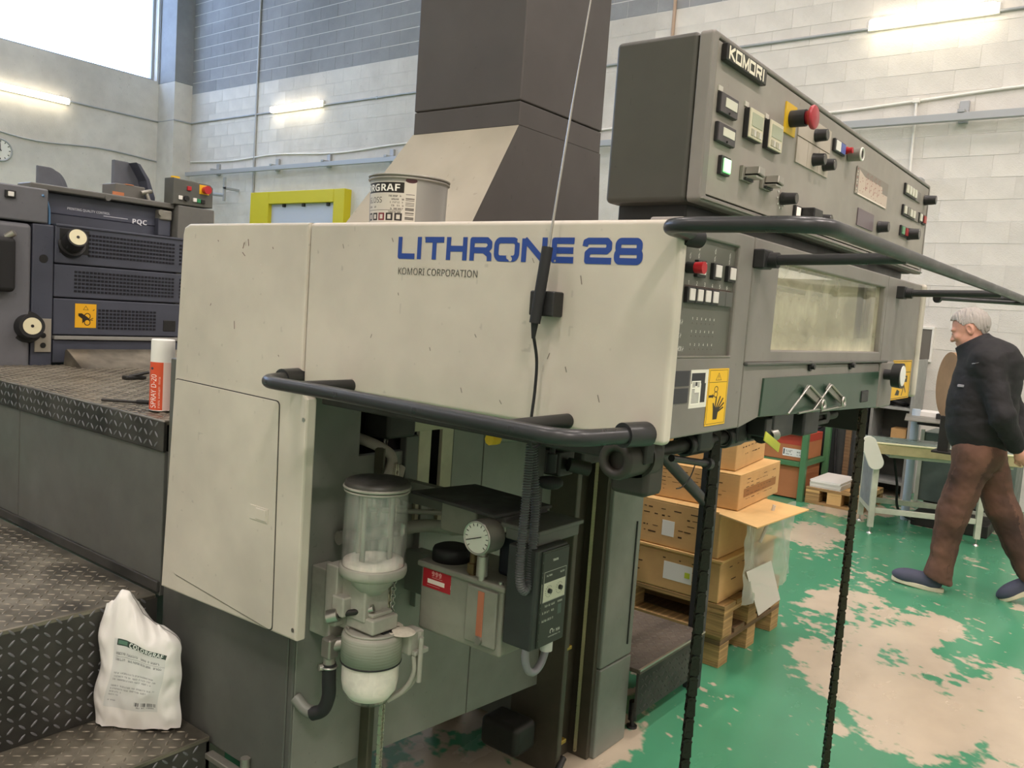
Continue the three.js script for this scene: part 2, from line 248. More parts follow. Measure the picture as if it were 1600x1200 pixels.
{
  const t = thing('steel_rail', 'galvanised steel rail on brackets along the block wall', 'rail', [WALLX, 3.5, -8]);
  part('channel', bx(WALLX - 0.16, WALLX - 0.1, 3.5, 3.57, -14.45, 2.5, 0.004), M.galv, t);
  for (const z of [-13.6, -11.9, -10.6, -9.2, -6.5, -4.1, -1.68, 0.4]) part('bracket', [bx(WALLX - 0.17, WALLX + 0.005, 3.57, 3.6, z - 0.03, z + 0.03), bx(WALLX - 0.04, WALLX + 0.005, 3.5, 3.7, z - 0.04, z + 0.04)], M.galv, t);
}
tag(part('junction_box', [bx(WALLX - 0.06, WALLX + 0.004, 3.0, 3.1, -2.5, -2.3, 0.005), bx(WALLX - 0.16, WALLX - 0.02, 2.93, 3.0, -2.3, -1.95, 0.01), ring([WALLX - 0.12, 2.95, -2.02], [1, 0, 0], 0.05, 0.012)], M.galv), 'small grey junction box and clamp on the wall at the end of the white cable', 'box');
{ // wall clock
  const t = thing('wall_clock', 'round white wall clock at the left edge of the picture', 'clock', [5.79, 3.47, WALLZ]);
  part('face', cyl([5.79, 3.47, WALLZ - 0.002], [5.79, 3.47, WALLZ + 0.03], 0.17, 0.17, 36), M.white, t); part('rim', ring([5.79, 3.47, WALLZ + 0.03], [0, 0, 1], 0.17, 0.014), M.galv, t);
  for (let k = 0; k < 12; k++) { const a = k * Math.PI / 6; part('mark', bx(-0.006, 0.006, 0.125, 0.15, 0.03, 0.034, 0).rotateZ(a).translate(5.79, 3.47, WALLZ), M.black, t); }
  part('hand', bx(-0.006, 0.006, -0.02, 0.08, 0.034, 0.037, 0).rotateZ(0.9).translate(5.79, 3.47, WALLZ), M.black, t); part('hand', bx(-0.004, 0.004, -0.02, 0.12, 0.037, 0.04, 0).rotateZ(0.1).translate(5.79, 3.47, WALLZ), M.black, t);
}
{ // door with yellow frame
  const d = structure('door_1', bx(WALLX - 0.07, WALLX - 0.03, 0, 2.95, -11.95, -10.32, 0.004), plain('#c3c8d3', 0.5)), Y = plain('#d3c41e', 0.5);
  part('frame', [bx(WALLX - 0.14, WALLX + 0.005, 0, 3.15, -12.45, -11.95, 0.01), bx(WALLX - 0.14, WALLX + 0.005, 0, 3.15, -10.32, -10.07, 0.01), bx(WALLX - 0.14, WALLX + 0.005, 2.95, 3.15, -11.95, -10.32, 0.01)], Y, d, { label: 'broad yellow door frame' });
  for (const z of [-11.6, -11.1, -10.5]) part('fastener', bx(WALLX - 0.1, WALLX - 0.05, 2.9, 2.96, z - 0.03, z + 0.03), M.black, d);
}
tag(part('wall_bracket', [bx(WALLX - 0.3, WALLX + 0.005, 3.2, 3.24, -13.02, -12.98), bx(WALLX - 0.3, WALLX - 0.26, 3.0, 3.4, -13.02, -12.98), tube([[WALLX - 0.28, 3.1, -13], [WALLX - 0.2, 3.16, -13.6], [WALLX - 0.1, 3.14, -14.3]], 0.03, 0.2)], M.galv), 'bent grey pipe on a wall bracket left of the yellow door', 'pipe');
// ------------------------------------------------------------------ the press: delivery end
const press = thing('printing_press', 'delivery end of the press with cream lettered side cover and grey front panels', 'printing press', [1.95, 0, -1.25]);
const Z0 = -0.585;
{
  // cream side cover, rear half with the hatch, front half with the lettering
  const rear = part('rear_cover', [prism([[-1.88, 1.65], [-1.4312, 1.65], [-1.4312, 1.3], [-1.41, 1.28], [-1.41, 0.752], [-1.952, 0.735], [-1.921, 1.273], [-1.906, 1.625], [-1.9, 1.642]], 'x', 1.14, 1.168, 0.005), bx(1.15, 1.46, 1.62, 1.648, -1.89, -1.44, 0.004)], M.cream, press, { label: 'cream rear cover panel' });
  part('screw', [cyl([1.139, 1.236, -1.418], [1.1425, 1.236, -1.418], 0.005, 0.005, 10)], M.steel, rear); part('screw', [cyl([1.139, 0.775, -1.42], [1.1425, 0.775, -1.42], 0.005, 0.005, 10)], M.steel, rear);
  part('front_cover', [bx(1.14, 1.1675, 1.31, 1.65, -1.4275, -0.577, 0.009, 4), bx(1.16, 1.46, 1.62, 1.649, -1.42, -0.6, 0.004)], M.cream, press, { label: 'cream front cover panel with blue lettering' });
  const H = [[-1.914, 1.271], [-1.502, 1.264], [-1.492, 0.753], [-1.892, 0.784]];
  const grow = (k) => { const cz = -1.7, cy = 1.02; return H.map(([z, y]) => [z + Math.sign(z - cz) * k, y + Math.sign(y - cy) * k]); };
  const round = (q, r) => { const o = []; q.forEach((p, i) => { const a = q[(i + 3) % 4], b = q[(i + 1) % 4], d = (u) => { const l = Math.hypot(u[0] - p[0], u[1] - p[1]); return [p[0] + (u[0] - p[0]) / l * r, p[1] + (u[1] - p[1]) / l * r]; }, s = d(a), e = d(b); for (let k = 0; k <= 4; k++) { const t = k / 4; o.push([(1 - t) ** 2 * s[0] + 2 * t * (1 - t) * p[0] + t * t * e[0], (1 - t) ** 2 * s[1] + 2 * t * (1 - t) * p[1] + t * t * e[1]]); } }); return o; };
  part('hatch_gap', prism(round(grow(0.0022), 0.013), 'x', 1.1392, 1.1405), M.black, press, { label: 'dark gap round the hatch' });
  const hatch = part('hatch', prism(round(H, 0.012), 'x', 1.1372, 1.1412, 0.0008), M.cream, press, { label: 'cream access hatch' });
  part('latch', [bx(1.1355, 1.138, 0.989, 1.022, -1.586, -1.52, 0.001), bx(1.134, 1.137, 0.993, 1.018, -1.563, -1.526, 0.001)], M.cream, hatch); part('latch_recess', bx(1.1362, 1.138, 0.993, 1.018, -1.582, -1.565, 0), plain('#8b887e', 0.6), hatch);
}
{ // lettering
  const tex = canvas(2048, 164, (g, w, h) => {                       // drawn in millimetres along the cover: 0 is z = -1.165
    const S = w / 528; clearTo(g, w, h, '32,65,140'); g.strokeStyle = '#20418c'; g.fillStyle = '#20418c'; g.lineWidth = 10.4 * S; g.lineJoin = 'round'; g.lineCap = 'butt';
    const t = 5.4, b = 36.4, m = 21, L = (...p) => { g.beginPath(); p.forEach(([x, y], i) => i ? g.lineTo(x * S, y * S) : g.moveTo(x * S, y * S)); g.stroke(); };
    const rr = (x0, x1, y0, y1, r) => { g.beginPath(); g.moveTo((x0 + r) * S, y0 * S); g.arcTo(x1 * S, y0 * S, x1 * S, y1 * S, r * S); g.arcTo(x1 * S, y1 * S, x0 * S, y1 * S, r * S); g.arcTo(x0 * S, y1 * S, x0 * S, y0 * S, r * S); g.arcTo(x0 * S, y0 * S, x1 * S, y0 * S, r * S); g.closePath(); g.stroke(); };
    const T0 = 0.4, B1 = 41.4;
    L([6, T0], [6, b], [45, b]); L([56.5, T0], [56.5, B1]); L([71, t], [118, t]); L([94.5, t], [94.5, B1]);
    L([129.5, T0], [129.5, B1]); L([168.5, T0], [168.5, B1]); L([129.5, m], [168.5, m]);
    L([185.5, B1], [185.5, t], [219, t], [225.5, t + 5], [225.5, 17], [219, 23], [186, 23]); L([214, 24], [225, 31], [225.5, B1]);
    rr(240.5, 285.5, t, b, 9);
    L([300.5, B1], [300.5, 2]); L([342.5, T0], [342.5, 40]); L([301, 3], [342, 39]);
    L([401, t], [362, t], [362, b], [401, b]); L([362, m], [400, m]);
    L([422, 14], [423, t + 2], [428, t], [462, t], [466.5, t + 4], [466.5, 17], [462, m], [432, m], [427, 25], [427, b], [472, b]);
    rr(483, 520.5, t, m, 6); rr(481.5, 522, m, b, 6);
    g.globalCompositeOperation = 'destination-out'; for (const [x, y, r] of [[268, 33, 5], [272, 37, 4], [288, 6, 3.5], [365, 38, 2]]) { g.beginPath(); g.arc(x * S, y * S, r * S, 0, 7); g.fill(); }
  });
  sticker('logo_lettering', [1.1393, 1.6005, -0.901], 0.528, 0.0423, 'x-', tex, press, { alpha: true, label: 'blue LITHRONE 28 lettering' });
  const sub = canvas(1024, 96, (g, w, h) => { clearTo(g, w, h, '48,46,42'); g.fillStyle = '#302e2a'; g.font = '92px sans-serif'; const s = w / g.measureText('KOMORI CORPORATION').width; g.scale(s, 1); g.fillText('KOMORI CORPORATION', 0, 82); });
  sticker('maker_lettering', [1.1393, 1.5575, -1.062], 0.2, 0.0185, 'x-', sub, press, { alpha: true, label: 'grey KOMORI CORPORATION lettering' });
  const marks = canvas(1024, 512, (g, w, h) => { clearTo(g, w, h, '91,74,64'); g.strokeStyle = 'rgba(91,74,64,0.75)'; g.lineWidth = 1.8; for (const [x, y, a, b] of [[120, 60, 4, 14], [290, 40, 5, 12], [395, 36, 3, 9], [740, 60, -8, 14], [700, 90, 5, 12], [820, 130, 4, 22], [760, 330, -5, 16], [800, 360, 4, 14], [430, 350, 3, 10], [240, 330, -4, 12], [560, 300, 5, 9], [880, 420, 5, 18], [640, 470, 6, 10], [530, 452, 4, 14], [320, 200, 2, 8]]) { g.beginPath(); g.moveTo(x, y); g.lineTo(x + a, y + b); g.stroke(); } });
  sticker('scratch_marks', [1.1393, 1.48, -1.0], 0.84, 0.33, 'x-', marks, press, { alpha: true });
  const marks2 = canvas(512, 512, (g, w, h) => { clearTo(g, w, h, '110,63,54'); g.strokeStyle = 'rgba(110,63,54,0.8)'; g.lineWidth = 2.4; for (const [x, y, a, b] of [[160, 40, 3, 5], [275, 46, -6, 20], [290, 36, 3, 22], [268, 78, 12, 12], [245, 300, 2, 26], [140, 250, -4, 8], [430, 390, 3, 5], [390, 60, 3, 6]]) { g.beginPath(); g.moveTo(x, y); g.lineTo(x + a, y + b); g.stroke(); } });
  sticker('scratch_marks', [1.1393, 1.46, -1.67], 0.46, 0.36, 'x-', marks2, press, { alpha: true });
}
{ // front: switch panel
  const B = Z0, hole = rrect(1.1685, 1.378, 1.445, 1.632, 0.003), P = (o, h, z0, z1, bv = 0.003) => prism(o, 'z', z0, z1, bv, h);
  const end = part('switch_housing', P(rrect(1.155, 1.441, 1.3165, 1.656, 0.006), [hole], -0.64, B), M.gray, press, { label: 'grey front housing beside the cream cover' });
  part('switch_panel', bx(1.162, 1.384, 1.44, 1.636, -0.61, -0.592, 0), paint('#64655d', 0.4, 0.6), press, { label: 'recessed dark grey switch panel' });
  part('panel_lip', bx(1.168, 1.378, 1.4435, 1.446, -0.6, -0.584, 0.0005), M.dullSteel, end);
  const sp = press.children.find((c) => c.name === 'switch_panel'), lens = plain('#dcd6cf', 0.35);
  const button = (x0, x1, y0, y1, col, par, z = -0.592, d = 0.007) => { const f = part('push_button', [bx(x0, x1, y0, y1, z - 0.004, z + d, 0.0015)], M.black, par); return part('button_lens', bx(x0 + (x1 - x0) * 0.2, x1 - (x1 - x0) * 0.14, y0 + (y1 - y0) * 0.16, y1 - (y1 - y0) * 0.1, z, z + d + 0.002, 0.001), col, par); };
  for (const [a, b] of [[1.2235, 1.2545], [1.2825, 1.3145], [1.3405, 1.3725]]) button(a, b, 1.5705, 1.5975, lens, sp);
  for (let k = 0; k < 4; k++) button(1.195 + k * 0.029, 1.223 + k * 0.029, 1.529, 1.554, lens, sp);
  part('blank_cover', [bx(1.3115, 1.3395, 1.529, 1.554, -0.595, -0.586, 0.001), bx(1.3405, 1.3685, 1.529, 1.554, -0.595, -0.586, 0.001)], M.grayDark, sp);
  part('stop_button', [cyl([1.199, 1.583, -0.594], [1.199, 1.583, -0.578], 0.009, 0.009), ], M.black, sp); part('stop_cap', cyl([1.199, 1.583, -0.578], [1.199, 1.583, -0.563], 0.0085, 0.0095), M.red, sp, { label: 'red push button' });
  const tex = canvas(1024, 894, (g, w, h) => {                       // x 1.168..1.378, y 1.445..1.632
    const X = (x) => (x - 1.168) / 0.21 * w, Y = (y) => (1.632 - y) / 0.187 * h; clearTo(g, w, h, '233,231,223'); g.fillStyle = g.strokeStyle = '#e9e7df'; g.textAlign = 'center';
    g.font = '44px sans-serif'; for (let k = 0; k < 6; k++) g.fillText(String(k + 1), X(1.2085 + k * 0.029), Y(1.5575));
    g.font = 'bold 26px sans-serif'; for (const [y, x] of [[1.5035, 1.2335], [1.483, 1.233], [1.462, 1.2325]]) for (let k = 0; k < 6; k++) { g.fillStyle = '#e9e7df'; g.fillText(String(k + 1), X(x + k * 0.0161), Y(y)); g.fillStyle = '#3a1d1a'; g.beginPath(); g.arc(X(x + k * 0.0161), Y(y - 0.0055), 5, 0, 7); g.fill(); }
    g.lineWidth = 3.5; const sign = (x, y, s = 1) => { g.beginPath(); g.ellipse(X(x), Y(y), 9 * s, 17 * s, 0.3, 0, 7); g.stroke(); g.beginPath(); g.moveTo(X(x) + 16, Y(y) - 20); g.lineTo(X(x) + 32, Y(y) + 20); g.moveTo(X(x) + 34, Y(y) - 18); g.lineTo(X(x) + 16, Y(y) + 18); g.moveTo(X(x) + 44, Y(y) + 8); g.lineTo(X(x) + 68, Y(y) - 4); g.moveTo(X(x) + 60, Y(y) - 18); g.lineTo(X(x) + 52, Y(y) + 20); g.stroke(); };
    sign(1.186, 1.499); sign(1.184, 1.478); sign(1.181, 1.458); sign(1.196, 1.457);
    for (const [x, y] of [[1.237, 1.616], [1.2965, 1.616], [1.355, 1.614], [1.2365, 1.604], [1.296, 1.604], [1.3545, 1.604], [1.206, 1.601]]) { g.beginPath(); g.ellipse(X(x), Y(y), 9, 13, 0, 0, 7); g.moveTo(X(x), Y(y) - 14); g.lineTo(X(x) + 10, Y(y) - 26); g.moveTo(X(x), Y(y) + 14); g.lineTo(X(x), Y(y) + 22); g.stroke(); }
    g.fillRect(X(1.194), Y(1.5563), X(1.371) - X(1.194), 7); 
  });
  sticker('panel_print', [1.273, 1.5385, -0.5917], 0.21, 0.187, 'z+', tex, sp, { alpha: true });
  // stickers under the switch panel
  part('dark_label', [bx(1.173, 1.225, 1.399, 1.423, B - 0.001, B + 0.0012, 0), bx(1.1735, 1.224, 1.372, 1.3955, B - 0.001, B + 0.0012, 0)], plain('#2c2c33', 0.3), end, { label: 'dark blue-black label plates' });
  sticker('warning_sticker', [1.265, 1.393, B], 0.068, 0.062, 'z+', canvas(256, 256, (g, w, h) => { g.fillStyle = '#e6e2d4'; g.fillRect(0, 0, w, h); g.fillStyle = '#2a2a30'; g.fillRect(10, 22, 190, 70); g.fillRect(150, 92, 66, 130); g.fillStyle = '#f0eddf'; g.fillRect(18, 74, 126, 160); g.fillStyle = '#25252a'; for (let y = 84; y < 118; y += 9) g.fillRect(28, y, 40, 4), g.fillRect(98, y, 30, 4); g.fillRect(70, 82, 26, 26); for (let y = 128; y < 226; y += 9) g.fillRect(26, y, y > 150 ? 104 : 40, 4); }), end);
  const hand = (g, w, h) => { g.fillStyle = '#efbd24'; g.fillRect(0, 0, w, h); g.strokeStyle = g.fillStyle = '#2a1c10'; g.lineWidth = 4; g.strokeRect(12, 14, w - 24, h - 30); g.beginPath(); g.moveTo(12, 122); g.lineTo(w - 12, 122); g.stroke(); g.beginPath(); g.moveTo(w / 2, 40); g.lineTo(w / 2 + 34, 104); g.lineTo(w / 2 - 34, 104); g.closePath(); g.stroke(); g.fillRect(w / 2 - 3, 62, 6, 22); g.fillRect(w / 2 - 3, 90, 6, 6);
    g.lineWidth = 7; for (const y of [186, 232]) { g.beginPath(); g.ellipse(w * 0.42, y, 22, 25, 0, 0, 7); g.stroke(); } g.fillRect(w * 0.08, 236, 46, 22); g.beginPath(); g.moveTo(w * 0.08 + 44, 226); g.lineTo(w * 0.08 + 66, 247); g.lineTo(w * 0.08 + 44, 268); g.fill();
    g.beginPath(); g.moveTo(w * 0.36, 460); g.lineTo(w * 0.34, 380); g.lineTo(w * 0.3, 310); g.lineTo(w * 0.36, 308); g.lineTo(w * 0.42, 350); g.lineTo(w * 0.7, 350); g.lineTo(w * 0.6, 400); g.lineTo(w * 0.57, 460); g.fill(); g.lineCap = 'round'; g.lineWidth = 15; for (const [x0, y0, x1, y1] of [[0.44, 350, 0.47, 262], [0.52, 350, 0.66, 258], [0.6, 352, 0.8, 276], [0.62, 370, 0.86, 318], [0.58, 392, 0.84, 358]]) { g.beginPath(); g.moveTo(w * x0, y0); g.lineTo(w * x1, y1); g.stroke(); } };
  sticker('warning_sticker', [1.336, 1.377, B + 0.0008], 0.08, 0.096, 'z+', canvas(256, 512, hand), end, { label: 'yellow hand crushing warning sticker' });
  // hood panel with the inspection window
  part('hood_panel', [prism([[1.4435, 1.4335], [2.36, 1.4285], [2.362, 1.656], [1.4435, 1.656]], 'z', -0.62, B, 0.003, [[[1.566, 1.4565], [2.343, 1.4555], [2.337, 1.6235], [1.57, 1.624]]]), bx(1.4435, 2.75, 1.645, 1.656, -0.68, -0.6, 0.003)], M.gray, press, { label: 'grey hood panel round the window' });
  const rp = part('side_panel', [prism([[2.3635, 1.313], [2.75, 1.335], [2.75, 1.657], [2.3635, 1.656]], 'z', -0.64, B, 0.004), bx(2.3635, 2.5, 1.305, 1.43, -0.66, -0.58, 0.006)], M.gray, press, { label: 'grey side panel right of the window' });
  part('far_cover', bx(2.752, 2.778, 1.32, 1.66, -1.9, -0.575, 0.01, 3), M.cream, press, { label: 'cream far side cover' });
  // the inside seen through the window
  part('window_chamber', [bx(1.5, 1.56, 1.43, 1.64, -1.15, -0.64, 0), bx(2.36, 2.42, 1.43, 1.64, -1.15, -0.66, 0), bx(1.5, 2.42, 1.43, 1.64, -1.17, -1.15, 0)], paint('#b9b8a4', 0.55, 0.3), press, { label: 'pale inside of the window chamber' });
  part('chamber_floor', bx(1.5, 2.42, 1.415, 1.447, -1.15, -0.63, 0.004), paint('#e2dcae', 0.5, 0.25), press, { label: 'powdery yellowish chamber floor' });
  part('chamber_beam', [bx(1.56, 2.36, 1.592, 1.6, -0.78, -0.74, 0.002), bx(1.56, 2.36, 1.56, 1.592, -0.92, -0.88, 0.004), bx(1.56, 2.36, 1.6, 1.625, -1.02, -0.96, 0.004)], paint('#6d735f', 0.5, 0.3), press);
  for (const x of [1.75, 1.9, 2.02, 2.18]) part('chamber_rod', cyl([x, 1.447, -0.85], [x, 1.6, -0.85], 0.007, 0.007, 12), M.dullSteel, press);
  part('chamber_block', [bx(1.6, 1.7, 1.447, 1.53, -0.95, -0.85, 0.01, 2), bx(1.62, 1.68, 1.53, 1.555, -0.93, -0.87, 0.01)], M.steel, press); part('added_chamber_lamp', cyl([1.58, 1.6405, -0.633], [2.34, 1.6405, -0.633], 0.0045, 0.0045, 12), lampGlow(new THREE.Color().setRGB(1, 0.97, 0.86), 2), press, { label: 'added unseen tube lamp lighting the chamber' });  // tube lamp added out of sight to brighten the chamber
  { const l = new THREE.RectAreaLight(new THREE.Color().setRGB(1, 0.96, 0.86), 6, 0.74, 0.01); l.position.set(1.96, 1.6345, -0.634); l.rotation.x = -Math.PI / 2; l.castShadow = true; scene.add(l); }
  const dusty = dataTex(256, (u, v) => { const a = fbm(u * 7, v * 2 + 5, 7, 6), b = fbm(u * 40, v * 3, 40, 4), e = Math.max(0, 1 - v * 4.5); const k = Math.max(0, Math.min(1, 0.1 + 0.75 * Math.max(0, a - 0.35) * (0.5 + b) + 0.55 * e * (0.4 + a))); return [k, k, k]; });
  const pane = part('window_pane', new THREE.PlaneGeometry(0.79, 0.185).translate(1.954, 1.54, -0.597), new THREE.MeshPhysicalMaterial({ color: '#fffdf2', roughness: 0.05, transmission: 1, thickness: 0, ior: 1.5 }), press, { uv: true, label: 'hazy clear window pane' });
  part('dust_film', new THREE.PlaneGeometry(0.776, 0.17).translate(1.954, 1.54, -0.599), new THREE.MeshStandardMaterial({ color: '#dedccb', alphaMap: dusty, transparent: true, roughness: 0.9 }), pane, { uv: true, label: 'film of pale spray powder' });
  // flap with the green guard sheet
  const flap = part('lower_flap', [prism([[1.446, 1.316], [1.535, 1.33], [2.36, 1.308], [2.36, 1.4245], [1.446, 1.43]], 'z', -0.615, B - 0.001, 0.002)], M.gray, press, { label: 'grey lower flap' });
  part('guard_sheet', prism([[1.535, 1.332], [2.355, 1.309], [2.352, 1.404], [1.54, 1.404]], 'z', B - 0.003, B + 0.003, 0.001), new THREE.MeshPhysicalMaterial({ color: '#35503f', roughness: 0.35, clearcoat: 0.15, map: rep(smudgeTex, 0.5) }), flap, { label: 'dark green guard sheet' });
  for (const x of [1.798, 2.091]) part('bolt', [cyl([x, 1.424, B - 0.004], [x, 1.424, B + 0.012], 0.0065, 0.0065, 8), cyl([x, 1.424, B], [x, 1.424, B + 0.004], 0.011, 0.011, 12)], M.black, flap);
  part('flap_switch', [bx(2.2, 2.262, 1.328, 1.358, B, B + 0.006, 0.003), ], M.black, flap);
  part('hinge_bar', bx(1.446, 2.42, 1.428, 1.434, B - 0.004, B + 0.006, 0.002), M.grayDark, press);
  // hand wheel and its sticker
  const wheel = part('hand_wheel', [cyl([2.4, 1.396, B - 0.01], [2.4, 1.396, -0.55], 0.014), cyl([2.4, 1.396, -0.558], [2.4, 1.396, -0.535], 0.032, 0.034, 30)], M.black, press, { label: 'black round hand wheel' });
  part('wheel_face', cyl([2.4, 1.396, -0.5355], [2.4, 1.396, -0.533], 0.027, 0.027, 30), M.white, wheel);
  sticker('warning_sticker', [2.61, 1.376, B + 0.0005], 0.22, 0.112, 'z+', canvas(256, 256, (g, w, h) => { g.fillStyle = '#e8b420'; g.fillRect(0, 0, w, h); g.strokeStyle = g.fillStyle = '#2a2012'; g.lineWidth = 4; g.strokeRect(8, 8, w - 16, h - 16); g.beginPath(); g.moveTo(8, 80); g.lineTo(w - 8, 80); g.stroke(); g.fillRect(150, 104, 60, 42); g.fillStyle = '#e8b420'; g.fillRect(164, 114, 32, 10); g.fillStyle = '#2a2012'; g.beginPath(); g.moveTo(60, 226); g.lineTo(84, 190); g.lineTo(120, 204); g.lineTo(112, 232); g.fill(); g.lineWidth = 9; g.beginPath(); g.moveTo(150, 236); g.lineTo(176, 170); g.lineTo(206, 218); g.moveTo(176, 170); g.lineTo(150, 190); g.stroke(); }), rp, { label: 'yellow entanglement warning sticker' });
}
{ // base cabinet under the cover: side sheet, two end sheets with the drive opening, plinth and chain guide
  part('side_sheet', [bx(1.21, 1.235, 0.34, 1.31, -2.06, -1.521, 0.004), bx(1.212, 1.235, 0.34, 1.31, -1.5205, -1.502, 0.004)], M.grayDark, press, { label: 'dark grey side sheet of the base' });
  const op = [[1.378, 1.122], [1.53, 1.122], [1.545, 1.02], [1.72, 0.99], [1.72, 1.29], [1.378, 1.29]];
  part('end_sheet', prism([[1.218, 0.354], [1.851, 0.308], [1.851, 1.32], [1.218, 1.32]], 'z', -1.52, -1.5, 0.002, [op]), M.grayGreen, press, { label: 'grey end sheet with the drive opening' });
  part('end_sheet', prism([[1.855, 0.307], [2.34, 0.272], [2.34, 1.32], [1.855, 1.32]], 'z', -1.52, -1.5, 0.002), M.grayGreen, press);
  part('inner_wall', [bx(1.24, 2.33, 0.36, 1.3, -1.92, -1.9, 0), bx(1.76, 1.78, 0.4, 1.3, -1.9, -1.53, 0)], M.iron, press);
  part('slide_strip', [bx(1.572, 1.618, 0.93, 1.185, -1.5, -1.488, 0.002), bx(1.66, 1.705, 0.92, 1.185, -1.5, -1.488, 0.002), bx(1.54, 1.705, 1.17, 1.2, -1.5, -1.486, 0.002)], M.oliveStrip, press, { label: 'pale slide strips in the opening' });
  part('slide_strip', bx(2.29, 2.335, 0.8, 0.99, -1.499, -1.485, 0.002), M.oliveStrip, press); 
  part('drive_block', [bx(1.44, 1.54, 1.16, 1.3, -1.56, -1.47, 0.01), bx(1.385, 1.45, 1.1, 1.28, -1.85, -1.6, 0.01)], M.iron, press);
  part('drive_cover', bx(1.525, 1.572, 0.98, 1.16, -1.512, -1.488, 0.004), M.grayDark, press);
  part('drive_chain', [...Array(18).keys()].map((k) => ring([1.498, 1.165 - k * 0.011, -1.535], k % 2 ? [1, 0, 0.4] : [0.3, 0, 1], 0.0075, 0.0028, 10, 5)), M.dullSteel, press);
  part('wiping_rag', curve([[1.41, 1.16, -1.57], [1.44, 1.14, -1.5], [1.465, 1.115, -1.478], [1.45, 1.08, -1.47], [1.42, 1.05, -1.48], [1.47, 1.06, -1.465], [1.49, 1.09, -1.47]], 0.014, 8, 40), plain('#a39c90', 0.9), press, { label: 'crumpled grey rag' });
  part('leg', [bx(1.395, 1.466, 0, 0.36, -1.6, -1.53, 0.004), bx(1.38, 1.48, 0, 0.02, -1.61, -1.52, 0.004)], M.grayGreen, press); part('leg', [bx(1.25, 1.33, 0, 0.36, -2.0, -1.92, 0.004)], M.grayGreen, press); part('leg', [bx(2.25, 2.33, 0, 0.36, -1.98, -1.9, 0.004)], M.iron, press);
  part('chain_guide', [bx(1.428, 1.462, 0.0, 1.14, -1.5, -1.482, 0.002), bx(1.428, 1.434, 0, 1.14, -1.484, -1.468, 0.001)], paint('#4e4c3c', 0.5, 0.3), press, { label: 'olive chain guide rail' });
  part('air_pipe', [tube([[1.3, 0.94, -1.47], [1.56, 0.935, -1.44], [1.72, 0.9, -1.43], [1.74, 0.88, -1.5]], 0.017, 0.04), tube([[1.4, 0.99, -1.485], [1.6, 0.955, -1.48], [1.73, 0.93, -1.48]], 0.007, 0.03)], M.olive, press, { label: 'grey air pipe on the end sheet' });
  // far rear column with its chain channel, cross members
  const col = part('rear_column', [bx(2.392, 2.6, 0.316, 1.3, -1.9, -1.37, 0.006), bx(2.392, 2.6, 0, 0.313, -1.9, -1.368, 0.006)], M.grayGreen, press, { label: 'grey rear column' });
  part('column_edge', [bx(2.56, 2.566, 0.36, 0.8, -1.3695, -1.366, 0)], M.black, col);
  part('chain_channel', [bx(2.21, 2.235, 0, 1.29, -1.6, -1.4, 0.004), bx(2.235, 2.392, 0, 1.29, -1.6, -1.46, 0.003), bx(2.372, 2.394, 0, 1.29, -1.5, -1.385, 0.003)], paint('#4a4438', 0.5, 0.4), press, { label: 'dark brown chain channel' });
  part('cross_beam', [bx(2.1, 2.6, 1.2, 1.3, -1.48, -1.4, 0.006), bx(2.1, 2.62, 1.05, 1.25, -1.42, -1.32, 0.01)], M.iron, press);
  part('under_frame', [bx(1.17, 1.2, 1.27, 1.315, -1.4, -0.62, 0.004), bx(2.7, 2.74, 1.2, 1.33, -1.9, -0.7, 0.004), bx(1.2, 2.7, 1.4, 1.42, -1.9, -1.2, 0)], M.iron, press);
  part('top_deck', [bx(1.46, 2.75, 1.6, 1.6395, -1.9, -1.15, 0.004)], M.grayDark, press);
  part('valve_cluster', [bx(1.55, 1.66, 1.19, 1.28, -1.12, -1.02, 0.01), bx(1.56, 1.68, 1.2, 1.29, -1.2, -1.12, 0.01), bx(1.56, 1.62, 1.13, 1.19, -1.09, -1.04, 0.006), cyl([1.58, 1.16, -1.03], [1.62, 1.15, -1.0], 0.016), ring([1.6, 1.2, -1.0], [0.3, 1, 0.3], 0.02, 0.005)], M.iron, press, { label: 'dark valve blocks under the cover' });
  part('hand_knob', [cyl([1.468, 1.31, -1.0], [1.468, 1.16, -1.0], 0.006), cyl([1.468, 1.2, -1.0], [1.468, 1.16, -1.0], 0.011), lathe([[0.0, 1.125], [0.018, 1.126], [0.027, 1.133], [0.028, 1.14], [0.024, 1.147], [0.012, 1.15], [0, 1.15]], 1.468, 0, -1.0)], M.blackRubber, press, { label: 'black hand knob on a rod' });
  part('lever_bar', [cyl([1.4, 1.222, -1.1], [1.62, 1.213, -1.1], 0.0085), ], M.dullSteel, press); part('lever_cap', cyl([1.375, 1.223, -1.1], [1.402, 1.222, -1.1], 0.0125, 0.0125, 8), M.yellow, press, { label: 'yellow lever cap' });
  part('crank', [bx(2.05, 2.16, 0.1, 0.2, -1.6, -1.45, 0.02, 2), curve([[1.95, 0.02, -1.5], [2.05, 0.03, -1.42], [2.15, 0.02, -1.38], [2.25, 0.05, -1.4]], 0.012)], M.iron, press);
  for (const [x, y] of [[2.24, 0.42], [2.25, 0.1]]) part('brass_fitting', bx(x - 0.02, x + 0.012, y, y + 0.014, -1.46, -1.4, 0.003), plain('#a68a3a', 0.4, 0.6), press);
}
